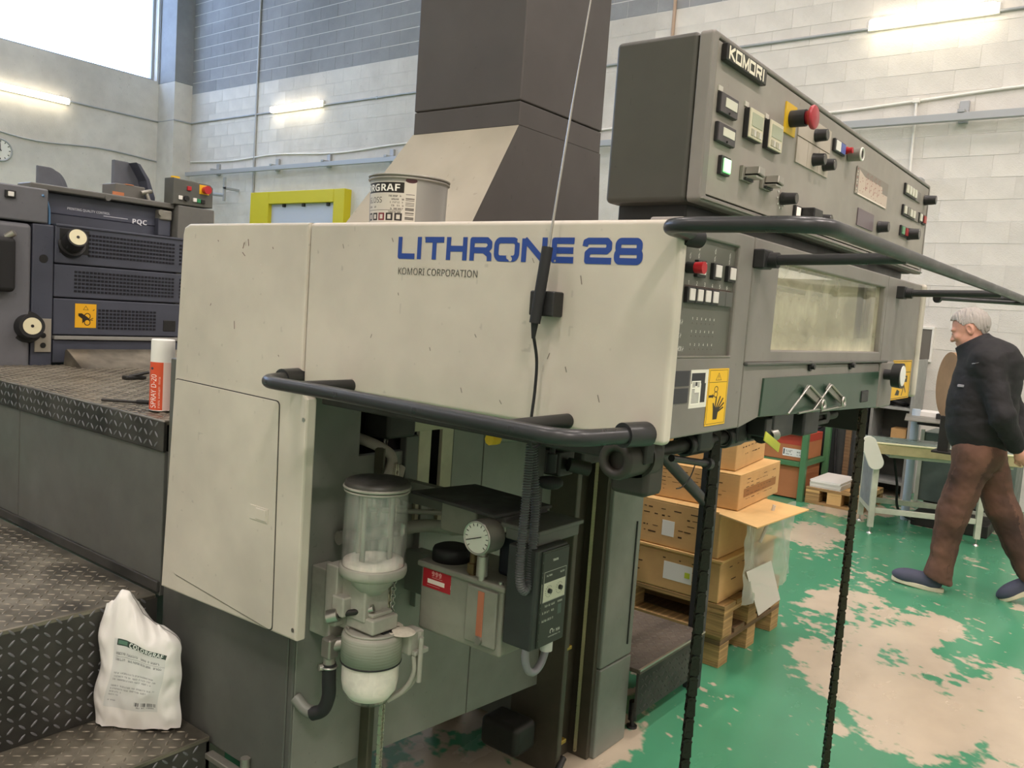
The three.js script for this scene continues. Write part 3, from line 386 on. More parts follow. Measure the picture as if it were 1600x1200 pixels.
{ // pile shaft along the front with bearings, end roller, pulling rod, sheet joggers
  const s = part('pile_shaft', [cyl([1.22, 1.278, -0.655], [2.24, 1.288, -0.655], 0.0125, 0.0125, 20)], M.iron, press, { label: 'dark steel pile hoist shaft' });
  part('roller', [cyl([1.14, 1.276, -0.655], [1.215, 1.277, -0.655], 0.031, 0.031, 28, true), ring([1.14, 1.276, -0.655], [1, 0, 0], 0.0225, 0.0085, 30, 8), cyl([1.15, 1.276, -0.655], [1.152, 1.276, -0.655], 0.03, 0.03, 24), cyl([1.2, 1.277, -0.655], [1.23, 1.277, -0.655], 0.036, 0.036, 26), bx(1.2, 1.26, 1.21, 1.31, -0.7, -0.63, 0.01), ], plain('#2f2b25', 0.5), s, { label: 'black end roller with a hollow core' });
  for (const [a, b, r] of [[1.375, 1.455, 0.022], [1.545, 1.61, 0.022], [1.61, 1.7, 0.019]]) part('bearing', [cyl([a, 1.281, -0.655], [b, 1.281, -0.655], r), ring([a, 1.281, -0.655], [1, 0, 0], r - 0.004, 0.004), bx(a + 0.012, b - 0.012, 1.27, 1.325, -0.68, -0.63, 0.006)], M.black, s);
  part('collar', ring([1.545, 1.281, -0.655], [1, 0, 0], 0.0165, 0.0035), M.steel, s);
  part('pull_rod', [cyl([1.29, 1.268, -0.635], [1.44, 1.243, -0.635], 0.0062), cyl([1.432, 1.2445, -0.635], [1.446, 1.242, -0.635], 0.011, 0.011, 14)], M.black, press); part('wire', curve([[1.4, 1.25, -0.64], [1.39, 1.22, -0.645], [1.37, 1.205, -0.65], [1.35, 1.205, -0.65]], 0.0012, 5), M.black, press);
  const j = part('jogger_block', [bx(1.66, 1.78, 1.275, 1.335, -0.64, -0.6, 0.006), bx(1.82, 1.92, 1.27, 1.34, -0.65, -0.59, 0.006), cyl([1.65, 1.283, -0.62], [1.72, 1.283, -0.62], 0.018), cyl([1.93, 1.286, -0.63], [2.0, 1.286, -0.63], 0.012), bx(1.62, 1.655, 1.282, 1.32, -0.64, -0.6, 0.004)], M.black, press, { label: 'black sheet jogger blocks' });
  part('jogger_spring', [...Array(6).keys()].map((k) => ring([1.655 + k * 0.006, 1.283, -0.605], [1, 0.15, 0], 0.011, 0.002, 16, 5)), M.steel, j);
  part('jogger_arm', prism(rrect(1.98, 2.15, 1.272, 1.305, 0.016), 'z', -0.655, -0.635, 0.003, [rrect(2.0, 2.12, 1.284, 1.296, 0.005)]), M.iron, j);
  for (const d of [0, 0.147]) {
    const q = (x, y) => [x + d, y - d * 0.02, -0.57];
    part('sheet_guide', [tube([q(1.652, 1.332), q(1.766, 1.386), q(1.883, 1.345), q(1.887, 1.333), q(1.71, 1.33)], 0.0026, 0.006, 6, 50)], M.steel, press, { label: 'bright bent sheet guide' });
    part('guide_blade', prism([[1.745 + d, 1.372], [1.766 + d, 1.386], [1.883 + d, 1.347], [1.86 + d, 1.336]], 'z', -0.576, -0.572, 0.0005), M.dullSteel, press);
    part('guide_roller', ring([1.852 + d, 1.342, -0.565], [0, 0, 1], 0.009, 0.003, 18), M.steel, press);
  }
  part('tie_tag', bx(-0.045, 0.045, -0.009, 0.009, -0.001, 0.001, 0).rotateZ(-0.35).translate(1.62, 1.276, -0.585), plain('#d8d64a', 0.5), press, { label: 'yellow-green paper tag' });
}
// ------------------------------------------------------------------ guard rails
{
  const t = thing('guard_rail', 'upper black tube guard rail bent round the window end', 'guard rail', [1.95, 1.63, -0.345]), y = 1.63, r = 0.0108;
  part('tube', tube([[1.166, y, -0.575], [1.05, y, -0.565], [1.052, y, -0.345], [2.86, y, -0.33], [2.86, y, -0.55]], r, 0.055, 16, 160), M.rail, t);
  part('end_socket', [cyl([1.155, y - 0.004, -0.583], [1.19, y - 0.004, -0.571], 0.0145)], M.blackRubber, t);
  for (const x of [1.468, 2.48]) { part('arm', cyl([x, 1.618, -0.57], [x, 1.626, -0.34], 0.0095), M.rail, t); part('mount_block', [bx(x - 0.026, x + 0.014, 1.602, 1.636, -0.588, -0.565, 0.003), cyl([x, 1.618, -0.575], [x, 1.618, -0.55], 0.014)], M.black, t); }
  part('lower_rod', [cyl([2.56, 1.612, -0.5], [2.86, 1.62, -0.32], 0.006), cyl([2.553, 1.612, -0.504], [2.56, 1.612, -0.5], 0.013)], M.rail, t);
}
{
  const t = thing('guard_rail', 'lower black tube guard rail under the lettered cover', 'guard rail', [1.0, 1.325, -1.0]), y = 1.325;
  part('tube', tube([[1.13, y, -1.445], [1.012, y, -1.395], [1.012, y, -1.2], [0.975, y, -0.64], [1.13, y, -0.607]], 0.0128, 0.05, 16, 140), M.rail, t);
  for (const z of [-1.445, -0.607]) part('end_socket', [cyl([1.09, y, z - Math.sign(z + 1) * 0.012], [1.145, y, z], 0.019, 0.019, 22)], M.rail, t);
  for (const [z, x0] of [[-1.275, 1.012], [-0.752, 0.983]]) part('stub', cyl([x0, y, z], [1.145, y, z], 0.0125), M.black, t);
}
// ------------------------------------------------------------------ control console on top of the press
{
  const t = thing('control_console', 'grey control console with dials and buttons standing on the press end', 'control console', [2.0, 1.65, -0.69]), F = -0.6;
  part('console_body', [bx(1.237, 2.782, 1.69, 1.955, -0.775, -0.6255, 0.009, 3)], paint('#48473f', 0.45, 0.9), t, { label: 'console body with side shade put into its grey' });  // darker grey than the front: shade of the side put into the colour
  const lid = part('front_frame', [prism(rrect(1.237, 2.782, 1.69, 1.955, 0.008), 'z', -0.624, F, 0.003, [rrect(1.258, 2.772, 1.702, 1.946, 0.006)])], M.gray, t, { label: 'grey front frame' });
  const fp = part('front_panel', bx(1.2605, 2.7695, 1.7045, 1.9435, -0.61, F - 0.002, 0.0008), paint('#9d978d', 0.4, 0.9), t, { label: 'grey instrument panel' });
  part('frame_gap', bx(1.245, 2.775, 1.696, 1.95, -0.622, F - 0.009, 0), M.black, t, { label: 'dark gap round the panel' }); part('pedestal', [bx(1.275, 2.72, 1.648, 1.693, -0.77, -0.64, 0.004)], M.black, t, { label: 'dark pedestal' });
  part('edge_trim', bx(1.24, 2.779, 1.694, 1.697, F - 0.003, F + 0.004, 0.001), M.dullSteel, lid);
  // badge
  const badge = part('badge', bx(1.272, 1.439, 1.915, 1.942, F - 0.002, F + 0.009, 0.002), plain('#1d1b1a', 0.35), fp, { label: 'black maker badge' });
  sticker('badge_lettering', [1.356, 1.9285, F + 0.0097], 0.16, 0.0215, 'z+', canvas(1024, 136, (g, w, h) => {
    g.clearRect(0, 0, w, h); g.fillStyle = 'rgba(239,232,212,0.02)'; g.fillRect(0, 0, w, h); g.strokeStyle = '#efe8d4'; g.lineWidth = 31; g.lineJoin = 'miter'; const L = (...p) => { g.beginPath(); p.forEach(([x, y], i) => i ? g.lineTo(x, y) : g.moveTo(x, y)); g.stroke(); };
    L([25, 4], [25, 132]); L([150, 6], [42, 66], [160, 130]); for (const x of [190, 552]) { g.strokeRect(x, 15, 128, 106); } L([368, 132], [368, 12], [436, 112], [505, 12], [505, 132]); L([738, 132], [738, 15], [866, 15], [866, 72], [742, 72]); L([800, 72], [868, 132]); L([930, 4], [930, 132]);
  }), badge, { alpha: true, label: 'KOMORI lettering' });
  // meters and timers
  const bez = paint('#4d484a', 0.4, 0.2), cream = plain('#cfc8ae', 0.5), lcd = plain('#a9ae95', 0.25), glossW = plain('#d8d6c4', 0.2), tagM = plain('#c9c4b8', 0.6);
  for (const [y0, y1] of [[1.835, 1.8675], [1.79, 1.821]]) { const m = part('meter', [bx(1.272, 1.34, y0, y1, F - 0.002, F + 0.004, 0.001)], M.black, fp); part('meter_bezel', bx(1.2725, 1.3395, y0 + 0.0008, y1 - 0.0008, F + 0.0035, F + 0.006, 0.001), bez, m); part('meter_scale', bx(1.289, 1.334, y0 + 0.0115, y1 - 0.0065, F + 0.0055, F + 0.0068, 0), glossW, m); part('meter_screw', cyl([1.306, y0 + 0.004, F + 0.005], [1.306, y0 + 0.004, F + 0.008], 0.002, 0.002, 8), M.black, m); }
  for (const [x0, x1] of [[1.381, 1.4415], [1.4725, 1.5355]]) {
    const m = part('timer', [bx(x0, x1, 1.817, 1.867, F - 0.002, F + 0.008, 0.0015)], M.black, fp), c = part('timer_face', bx(x0 + 0.001, x1, 1.818, 1.8665, F + 0.007, F + 0.0105, 0.001), cream, m);
    part('timer_display', bx(x0 + 0.008, x1 - 0.005, 1.838, 1.86, F + 0.0102, F + 0.0112, 0), lcd, m); for (let k = 0; k < 4; k++) part('timer_key', bx(x0 + 0.008 + k * 0.012, x0 + 0.017 + k * 0.012, 1.822, 1.833, F + 0.01, F + 0.0118, 0.0005), k % 2 ? tagM : plain('#aaa590', 0.5), m);
  }
  for (const [x, y] of [[1.279, 1.873], [1.3855, 1.873], [1.478, 1.873]]) part('name_tag', bx(x - 0.0075, x + 0.0075, y - 0.004, y + 0.004, F - 0.002, F + 0.0005, 0), tagM, fp);
  const gl = part('indicator_lamp', bx(1.2955, 1.331, 1.742, 1.772, F - 0.002, F + 0.005, 0.001), M.black, fp); part('lamp_lens', bx(1.302, 1.3285, 1.7455, 1.7685, F + 0.004, F + 0.008, 0.002), lampGlow(new THREE.Color().setRGB(0.02, 1.0, 0.14), 0.75), gl, { label: 'lit green lamp lens' });
  { const l = new THREE.PointLight(new THREE.Color().setRGB(0.05, 1, 0.2), 0.0007, 1); l.position.set(1.315, 1.757, F + 0.016); scene.add(l); }
  for (const x0 of [1.385, 1.477]) { const s = part('toggle_plate', bx(x0, x0 + 0.046, 1.7465, 1.7715, F - 0.002, F + 0.004, 0.001), M.dullSteel, fp); part('toggle_lever', [prism([[-0.014, -0.004], [0.014, -0.007], [0.012, 0.008], [-0.012, 0.008]], 'z', F + 0.004, F + 0.03, 0.002).translate(x0 + 0.022, 1.762, 0), bx(x0 + 0.008, x0 + 0.036, 1.751, 1.7555, F + 0.003, F + 0.026, 0.001)], M.steel, s); part('toggle_well', bx(x0 + 0.006, x0 + 0.04, 1.748, 1.7525, F + 0.0035, F + 0.008, 0), M.black, s); }
  // emergency stop
  const yl = part('stop_plate', bx(1.564, 1.62, 1.864, 1.92, F - 0.002, F + 0.0008, 0), plain('#dcb424', 0.45), fp, { label: 'yellow emergency stop plate' });
  const es = part('emergency_stop', [cyl([1.592, 1.893, F], [1.592, 1.893, F + 0.03], 0.0155, 0.0155, 24)], M.black, fp, { label: 'red mushroom emergency stop' }); part('stop_head', lathe([[0, 0], [0.012, 0], [0.013, 0.006], [0.0215, 0.012], [0.0225, 0.016], [0.02, 0.0195], [0, 0.021]], 0, 0, 0, 30).rotateX(Math.PI / 2).translate(1.592, 1.893, F + 0.028), plain('#a8323a', 0.3), es);
  // white plates with knobs
  const wp = part('dial_plate', [bx(1.638, 1.834, 1.8735, 1.919, F - 0.002, F + 0.0006, 0), bx(1.638, 1.7, 1.8225, 1.871, F - 0.002, F + 0.0006, 0), bx(1.7015, 1.766, 1.8225, 1.871, F - 0.002, F + 0.0006, 0), bx(1.7675, 1.833, 1.8225, 1.871, F - 0.002, F + 0.0006, 0)], plain('#b9aea0', 0.5), fp, { label: 'pale dial plates' });
  const knob = (x, y, r = 0.0125, d = 0.024) => { const k = part('dial_knob', [cyl([x, y, F], [x, y, F + d * 0.25], r * 1.08, r * 1.02, 22), cyl([x, y, F + d * 0.25], [x, y, F + d], r, r * 0.92, 22)], M.black, fp); part('knob_cap', cyl([x, y, F + d], [x, y, F + d + 0.0008], r * 0.85, r * 0.8, 22), plain('#55534f', 0.25, 0.6), k); };
  knob(1.738, 1.892); knob(1.738, 1.844); knob(1.803, 1.845); knob(1.588, 1.744, 0.0115, 0.028); knob(2.268, 1.772, 0.014); knob(1.815, 1.732); knob(2.572, 1.788, 0.016, 0.03); knob(2.73, 1.905, 0.014, 0.03);
  const bs = part('selector', bx(1.852, 1.926, 1.884, 1.9105, F - 0.002, F + 0.004, 0.001), M.black, fp); part('selector_key', bx(1.86, 1.889, 1.8865, 1.908, F + 0.003, F + 0.006, 0.001), M.white, bs, { label: 'white selector key' }); part('selector_key', bx(1.891, 1.922, 1.8865, 1.908, F + 0.003, F + 0.006, 0.001), plain('#5464a8', 0.4), bs, { label: 'blue selector key' });
  part('push_button', [cyl([1.938, 1.9, F], [1.938, 1.9, F + 0.006], 0.008), cyl([1.938, 1.9, F + 0.006], [1.938, 1.9, F + 0.016], 0.006, 0.0065)], M.red, fp, { label: 'small red push button' });
  const ks = part('key_switch', cyl([1.968, 1.896, F], [1.968, 1.896, F + 0.028], 0.0145, 0.0145, 24), M.dullSteel, fp, { label: 'round key switch' }); part('key_ring', [ring([1.968, 1.896, F + 0.028], [0, 0, 1], 0.0135, 0.002), ], M.white, ks); part('key_slot', bx(1.9665, 1.9695, 1.889, 1.903, F + 0.0275, F + 0.0295, 0), M.black, ks);
  sticker('schematic', [2.1765, 1.854, F], 0.277, 0.062, 'z+', canvas(1024, 240, (g, w, h) => {
    g.fillStyle = '#8a8378'; g.fillRect(0, 0, w, h); g.fillStyle = '#c9b8a8'; g.beginPath(); g.moveTo(70, 20); g.lineTo(250, 60); g.lineTo(820, 60); g.lineTo(840, 120); g.lineTo(w, 120); g.lineTo(w, h); g.lineTo(70, h); g.fill(); g.strokeStyle = g.fillStyle = '#8b3a32'; g.lineWidth = 4;
    for (let k = 0; k < 4; k++) { const x = 330 + k * 130; for (const y of [40, 84, 128]) { g.beginPath(); g.arc(x + (y === 84 ? 14 : 0), y, 23, 0, 7); g.stroke(); } g.fillRect(x - 36, 150, 12, 26); g.beginPath(); g.moveTo(x - 50, 26); g.lineTo(x - 50, 170); g.stroke(); } for (let k = 0; k < 22; k++) g.fillRect(90 + rnd(860), 60 + rnd(150), 14, 8); for (let k = 0; k < 9; k++) { g.fillStyle = k % 3 ? '#cfc5b8' : '#8b3a32'; g.fillRect(20, 14 + k * 25, 22, 14); } g.strokeStyle = '#e8ddd0'; g.lineWidth = 12; g.beginPath(); g.moveTo(70, h - 8); g.lineTo(w - 30, h - 8); g.stroke();
  }), fp, { label: 'pale schematic diagram plate' });
  part('dark_window', bx(2.079, 2.215, 1.7545, 1.7945, F - 0.002, F + 0.0006, 0), plain('#6f6268', 0.35), fp, { label: 'purplish blank window' });
  const keys = (x0, x1, y0, y1, list) => { const r = part('key_row', bx(x0, x1, y0, y1, F - 0.002, F + 0.0035, 0.001), M.black, fp); const n = list.length, w = (x1 - x0) / n; list.forEach((m, i) => m && part('key', bx(x0 + i * w + w * 0.22, x0 + (i + 1) * w - w * 0.12, y0 + 0.004, y1 - 0.003, F + 0.003, F + 0.007, 0.001), m, r)); };
  keys(2.479, 2.605, 1.887, 1.9165, [glossW, glossW, glossW, glossW]); keys(2.479, 2.612, 1.831, 1.859, [glossW, M.dullSteel, glossW, glossW]); keys(2.668, 2.7, 1.834, 1.862, [glossW]); keys(2.715, 2.752, 1.834, 1.862, [plain('#a8443f', 0.4)]); keys(2.478, 2.552, 1.775, 1.803, [plain('#6f9d78', 0.4), plain('#a13034', 0.4)]);
  part('blank_cover', [bx(2.607, 2.668, 1.8875, 1.916, F - 0.002, F + 0.0015, 0.0005), bx(2.614, 2.665, 1.832, 1.859, F - 0.002, F + 0.0015, 0.0005)], M.gray, fp);
  const ob = part('selector', bx(1.655, 1.762, 1.713, 1.7425, F - 0.002, F + 0.004, 0.001), M.black, fp); part('selector_key', bx(1.661, 1.683, 1.7165, 1.7395, F + 0.003, F + 0.005, 0.001), lampGlow(new THREE.Color().setRGB(1, 0.5, 0.18), 0.25), ob, { label: 'orange lit key' }); part('selector_knob', bx(1.69, 1.742, 1.714, 1.742, F + 0.002, F + 0.03, 0.003), M.black, ob);
  part('dial_print', [...Array(9).keys()].map((k) => { const a = 0.4 + k * 0.62; return bx(-0.0012, 0.0012, 0.0175, 0.0215, 0, 0.0006, 0).rotateZ(a).translate(1.586, 1.745, F - 0.001); }), M.white, fp);
}
// ------------------------------------------------------------------ exhaust duct
{
  const t = thing('exhaust_duct', 'tall square grey exhaust duct rising from a flared hood behind the cover', 'exhaust duct', [1.9, 1.64, -1.52]);
  const x0 = 1.7, x1 = 2.087, z0 = -1.705, z1 = -1.334;
  part('duct', bx(x0, x1, 2.0225, CEIL + 0.02, z0, z1, 0.004), M.duct, t, { label: 'upright square duct' });
  part('collar', [bx(x0 + 0.001, x1 - 0.001, 1.96, 2.0205, z0 + 0.001, z1 - 0.001, 0.003), bx(x0 + 0.006, x1 - 0.006, 2.019, 2.024, z0 + 0.006, z1 - 0.006, 0)], M.duct, t, { label: 'joint collar' });
  const T = [[x0, z1], [x1, z1], [x1, z0], [x0, z0]], B = [[x0 - 0.19, z1], [x1 + 0.03, z1 + 0.0], [x1 + 0.03, z0 - 0.1], [x0 - 0.19, z0 - 0.1]], pos = [];
  const tri = (...p) => p.forEach((q) => pos.push(...q)), top = T.map(([x, z]) => [x, 1.9605, z]), bot = B.map(([x, z]) => [x, 1.641, z]);
  const face4 = (list) => { pos.length = 0; for (const i of list) { const k = (i + 1) % 4; tri(bot[i], bot[k], top[k]); tri(bot[i], top[k], top[i]); } const g = new THREE.BufferGeometry(); g.setAttribute('position', new THREE.Float32BufferAttribute(pos.slice(), 3)); g.computeVertexNormals(); return g; };
  part('hood', face4([0, 1, 2]), M.duct, t, { label: 'flared hood' }); part('hood_slope', face4([3]), M.ductGlare, t, { label: 'slope of the hood coloured pale for its glare' });  // slope has a paler colour standing in for the glare on it
}
// ------------------------------------------------------------------ raised deck and steps of chequer plate
M.dullPlate = new THREE.MeshStandardMaterial({ color: '#77777a', metalness: 0.4, roughness: 0.45 });
const lugGeo = (() => { const g = new THREE.SphereGeometry(1, 7, 3, 0, Math.PI * 2, 0, Math.PI / 2).scale(0.0115, 0.0022, 0.0033); return g; })();
function lugs(parent, o, u, v, n, lu, lv, material, pitch = 0.027) {   // raised lugs on a face: o corner, u and v along it, n its normal
  const q = new THREE.Quaternion(), list = [], U = V(...u), W = V(...v), N = V(...n), B = new THREE.Matrix4();
  for (let i = 0, a = pitch / 2; a < lu - 0.008; a += pitch, i++) for (let j = 0, b = pitch / 2; b < lv - 0.006; b += pitch, j++) {
    const s = (i + j) % 2 ? 1 : -1, d = U.clone().multiplyScalar(0.7).addScaledVector(W, 0.7 * s), e = N.clone().cross(d).normalize();
    B.makeBasis(d.normalize(), N, d.clone().cross(N)); B.setPosition(V(...o).addScaledVector(U, a).addScaledVector(W, b).addScaledVector(N, -0.0002)); list.push(B.clone());
  }
  const m = new THREE.InstancedMesh(lugGeo, material, list.length); list.forEach((k, i) => m.setMatrixAt(i, k)); m.name = 'tread_lugs'; m.userData.kind = 'stuff'; m.castShadow = m.receiveShadow = true;
  m.position.copy(parent.parent.position).negate(); parent.parent.add(m);
}
{
  const t = thing('deck_platform', 'raised walkway deck with chequer plate top and grey side panels', 'platform', [2.0, 0, -2.7]);
  const p = part('deck_plate', [bx(1.2, 2.9, 1.128, 1.142, -2.95, -2.065, 0.004)], M.plate, t, { label: 'worn chequer plate deck' });
  part('deck_plate', [bx(1.2, 2.9, 1.128, 1.142, -3.568, -2.954, 0.004)], M.plate, t); const lip = part('edge_lip', bx(1.199, 1.211, 1.057, 1.139, -2.95, -2.065, 0.003), M.plateDark, t, { label: 'dark chequer plate edge' }); part('edge_lip', bx(1.199, 1.211, 1.057, 1.139, -3.568, -2.954, 0.003), M.plateDark, t);
  lugs(p, [1.2, 1.142, -3.58], [1, 0, 0], [0, 0, 1], [0, 1, 0], 0.95, 1.51, M.lug); lugs(lip, [1.199, 1.06, -2.95], [0, 0, 1], [0, 1, 0], [-1, 0, 0], 0.88, 0.08, M.dullPlate); lugs(lip, [1.199, 1.06, -3.55], [0, 0, 1], [0, 1, 0], [-1, 0, 0], 0.59, 0.08, M.dullPlate);
  part('side_panel', bx(1.206, 1.222, 0.66, 1.056, -2.952, -2.07, 0.003), M.grayDark, t); part('side_panel', bx(1.206, 1.222, 0.66, 1.056, -3.568, -2.956, 0.003), M.grayDark, t);
  part('kick_plate', bx(1.1975, 1.208, 0.672, 0.702, -3.568, -2.07, 0.003), M.plateDark, t);
  part('ramp_plate', prism([[-3.555, 1.205], [-3.566, 1.1425], [-3.4, 1.1425], [-3.54, 1.21]], 'x', 1.62, 2.4, 0.002), M.plate, t, { label: 'sloping chequer plate at the unit' });
  part('ramp_slot', bx(1.84, 1.93, 1.172, 1.176, -3.49, -3.47, 0.001), M.black, t);
  part('support', [bx(1.23, 1.29, 0, 1.13, -3.5, -3.44, 0), bx(2.7, 2.76, 0, 1.13, -3.5, -3.44, 0), bx(1.26, 1.32, 0, 1.13, -2.2, -2.14, 0), bx(2.7, 2.76, 0, 1.13, -2.2, -2.14, 0)], M.iron, t);
}
{
  const t = thing('steps', 'two chequer plate steps leading up beside the deck', 'steps', [0.7, 0, -2.4]);
  const dk = M.plateDark, up = part('tread', [bx(0.1, 1.196, 0.655, 0.67, -3.56, -2.068, 0.004)], M.plate, t); part('riser', bx(0.1, 1.2, 0.37, 0.66, -2.08, -2.068, 0.002), dk, t);
  const lo = part('tread', bx(0.1, 1.2, 0.355, 0.37, -2.08, -1.8, 0.004), M.plate, t); part('riser', bx(0.1, 1.2, 0.0, 0.36, -1.812, -1.8, 0.002), dk, t); part('side_plate', [bx(1.19, 1.2, 0, 0.356, -2.08, -1.8, 0)], dk, t);
  lugs(up, [0.12, 0.67, -3.3], [1, 0, 0], [0, 0, 1], [0, 1, 0], 1.07, 1.22, M.lug); lugs(lo, [0.12, 0.37, -2.07], [1, 0, 0], [0, 0, 1], [0, 1, 0], 1.07, 0.265, M.lug); lugs(up, [0.12, 0.375, -2.068], [1, 0, 0], [0, 1, 0], [0, 0, 1], 1.07, 0.29, M.dullPlate); lugs(lo, [0.12, 0.2, -1.8], [1, 0, 0], [0, 1, 0], [0, 0, 1], 1.07, 0.16, M.dullPlate);
  part('foot_bolt', [cyl([1.2, 0.33, -1.65], [1.2, 0.37, -1.65], 0.012, 0.012, 14), cyl([1.2, 0.0, -1.65], [1.2, 0.33, -1.65], 0.006), bx(1.185, 1.209, 0.315, 0.33, -1.8, -1.635, 0.003)], M.dullSteel, t);
}
// things on the deck
{
  const x = 1.283, z = -2.225, b = 1.1436, t = thing('spray_can', 'red spray can with white cap standing on the deck', 'spray can', [x, b, z]);
  const tex = canvas(512, 512, (g, w, h) => { g.fillStyle = '#d8512c'; g.fillRect(0, 0, w, h); g.fillStyle = '#e9cfc4'; g.fillRect(0, 0, 60, h); g.fillRect(250, 0, 60, h); g.save(); g.translate(205, 492); g.rotate(-Math.PI / 2); g.fillStyle = '#f6efe9'; g.font = '66px sans-serif'; g.scale(1.06, 1); g.fillText('SPRAY D-20', 0, 0); scribble(g, 4, 28, 330, 13, '#f0ddd2'); g.restore(); g.fillStyle = '#3c3a44'; g.beginPath(); g.arc(165, 70, 14, 0, 7); g.fill(); });
  const body = new THREE.CylinderGeometry(0.0325, 0.0325, 0.135, 40, 1, true); body.rotateY(-3.52); body.translate(x, b + 0.0725, z);
  part('can_body', body, new THREE.MeshStandardMaterial({ map: tex, roughness: 0.3 }), t, { uv: true, label: 'printed red can' });
  part('can_bottom', lathe([[0, 0], [0.031, 0], [0.0335, 0.002], [0.0335, 0.004], [0.0325, 0.005]], x, b, z), M.steel, t); part('can_cap', lathe([[0.0325, 0.14], [0.0318, 0.141], [0.0315, 0.2], [0.03, 0.203], [0, 0.203]], x, b, z, 40), M.white, t, { label: 'white plastic cap' });
}
{
  const t = thing('screwdriver', 'dark thin tool lying on the deck beside the spray can', 'tool', [1.29, 1.145, -2.42]); part('shaft', cyl([1.23, 1.1485, -2.46], [1.29, 1.15, -2.37], 0.004), M.iron, t); part('handle', cyl([1.29, 1.151, -2.37], [1.35, 1.154, -2.285], 0.0065, 0.0075, 12), M.blackRubber, t);
}
tag(part('scrap', [bx(1.58, 1.66, 1.143, 1.156, -3.02, -2.985, 0.004), cyl([1.6, 1.154, -3.0], [1.66, 1.172, -2.97], 0.006)], M.black), 'small black clip lying on the deck behind the spray can', 'clip');
// bag of powder on the lower step
{
  const c = [1.095, 0.371, -1.965], t = thing('powder_bag', 'white foil pouch of spray powder standing on the lower step', 'bag', c), nx = 34, ny = 44, ang = Math.atan2(0.15, 0.11);
  const side = (s) => { const pos = [], idx = [], uv = [];
    for (let j = 0; j <= ny; j++) for (let i = 0; i <= nx; i++) {
      const u = i / nx * 2 - 1, v = j / ny; const bot = 0.012 * Math.sin(u * 3.1) * (1 - v) ** 6; let w = 0.108 + 0.003 * Math.sin(v * 9) - 0.003 * v; const top = v > 0.72 ? (v - 0.72) / 0.28 : 0;
      const skew = top * top * (-0.022), wt = w * (1 - 0.3 * top * top); const x = u * wt + skew + 0.004 * Math.sin(v * 14 + 1) * Math.abs(u);
      const y = 0.008 * (Math.abs(u) > 0.8 ? 0.6 : 0) + Math.abs(bot) * 0.5 + v * (0.308 + 0.032 * Math.max(0, 1 - Math.abs(u + 0.5) * 2.2) * v ** 4 + 0.03 * Math.max(0, 1 - Math.abs(u + 0.2) * 2) * v ** 3 - 0.055 * Math.max(0, u) * v);
      const full = Math.pow(Math.max(0, 1 - u * u), 0.6) * Math.pow(Math.sin(Math.min(1, v * 1.5 + 0.28) * Math.PI * 0.5), 1) * (1 - top ** 1.4);
      const ridge = (a, b) => 1 - Math.abs(2 * fbm(a, b, 4096, 3) - 1) * 2; const wr = 0.006 * ridge(u * 1.7 + v * 1.3 + 5, v * 2.2 - u + (s > 0 ? 20 : 9)) + 0.004 * ridge(u * 3 - v * 2 + 31, v * 3 + u * 2 + 40) * (0.25 + top) + 0.003 * (fbm(u * 2.2 + 5, v * 3 + (s > 0 ? 0 : 9), 4096, 4) - 0.5) * 2 + 0.004 * Math.sin(u * 9 + v * 7) * top + 0.003 * Math.sin(v * 34 + u * 5) * (Math.abs(u) > 0.75 ? 1 : 0.15);
      pos.push(x, y, s * (0.04 * full + 0.0012 + (full > 0.02 ? wr * (1 - u ** 8) : 0))); uv.push((u + 1) / 2, v);
    }
    for (let j = 0; j < ny; j++) for (let i = 0; i < nx; i++) { const a = j * (nx + 1) + i, b = a + 1, d = a + nx + 1, e = d + 1; s > 0 ? idx.push(a, b, e, a, e, d) : idx.push(a, e, b, a, d, e); }
    const g = new THREE.BufferGeometry(); g.setAttribute('position', new THREE.Float32BufferAttribute(pos, 3)); g.setAttribute('uv', new THREE.Float32BufferAttribute(uv, 2)); g.setIndex(idx); g.computeVertexNormals();
    return g.rotateX(-0.06).rotateY(-ang + Math.PI / 2 * 0.02).translate(...c); };
  const tex = canvas(768, 1024, (g, w, h) => {
    g.fillStyle = '#e9e6e0'; g.fillRect(0, 0, w, h); g.save(); g.translate(60, 20); g.transform(1, 0.06, -0.14, 1, 120, 0); g.fillStyle = '#d6d6d2'; g.fillRect(60, 240, 470, 560); g.fillStyle = '#34433b'; g.fillRect(90, 240, 440, 44); g.fillStyle = '#eef0ea'; g.font = 'bold 52px sans-serif'; g.fillText('COLORGRAF', 200, 282); g.fillStyle = '#5a7f6c'; g.fillRect(100, 248, 84, 28);
    scribble(g, 90, 352, 400, 20, '#55595a'); scribble(g, 90, 398, 430, 20, '#55595a'); g.fillRect(90, 366, 440, 2); [370, 390, 360, 0, 400, 330, 110, 90].forEach((l, i) => l && scribble(g, 92, 500 + i * 27, l, 15, '#77797a')); scribble(g, 92, 740, 70, 13, '#77797a');
    g.fillStyle = '#3d3f40'; for (let k = 0; k < 46; k++) if (rnd() > 0.35) g.fillRect(330 + k * 4, 720, 1 + rnd(3), 34); scribble(g, 340, 772, 160, 13, '#3d3f40'); g.restore();
  });
  part('front_foil', side(1), new THREE.MeshStandardMaterial({ map: tex, roughness: 0.38 }), t, { uv: true, label: 'printed front foil' }); part('back_foil', side(-1), plain('#e6e3dd', 0.4), t);
}
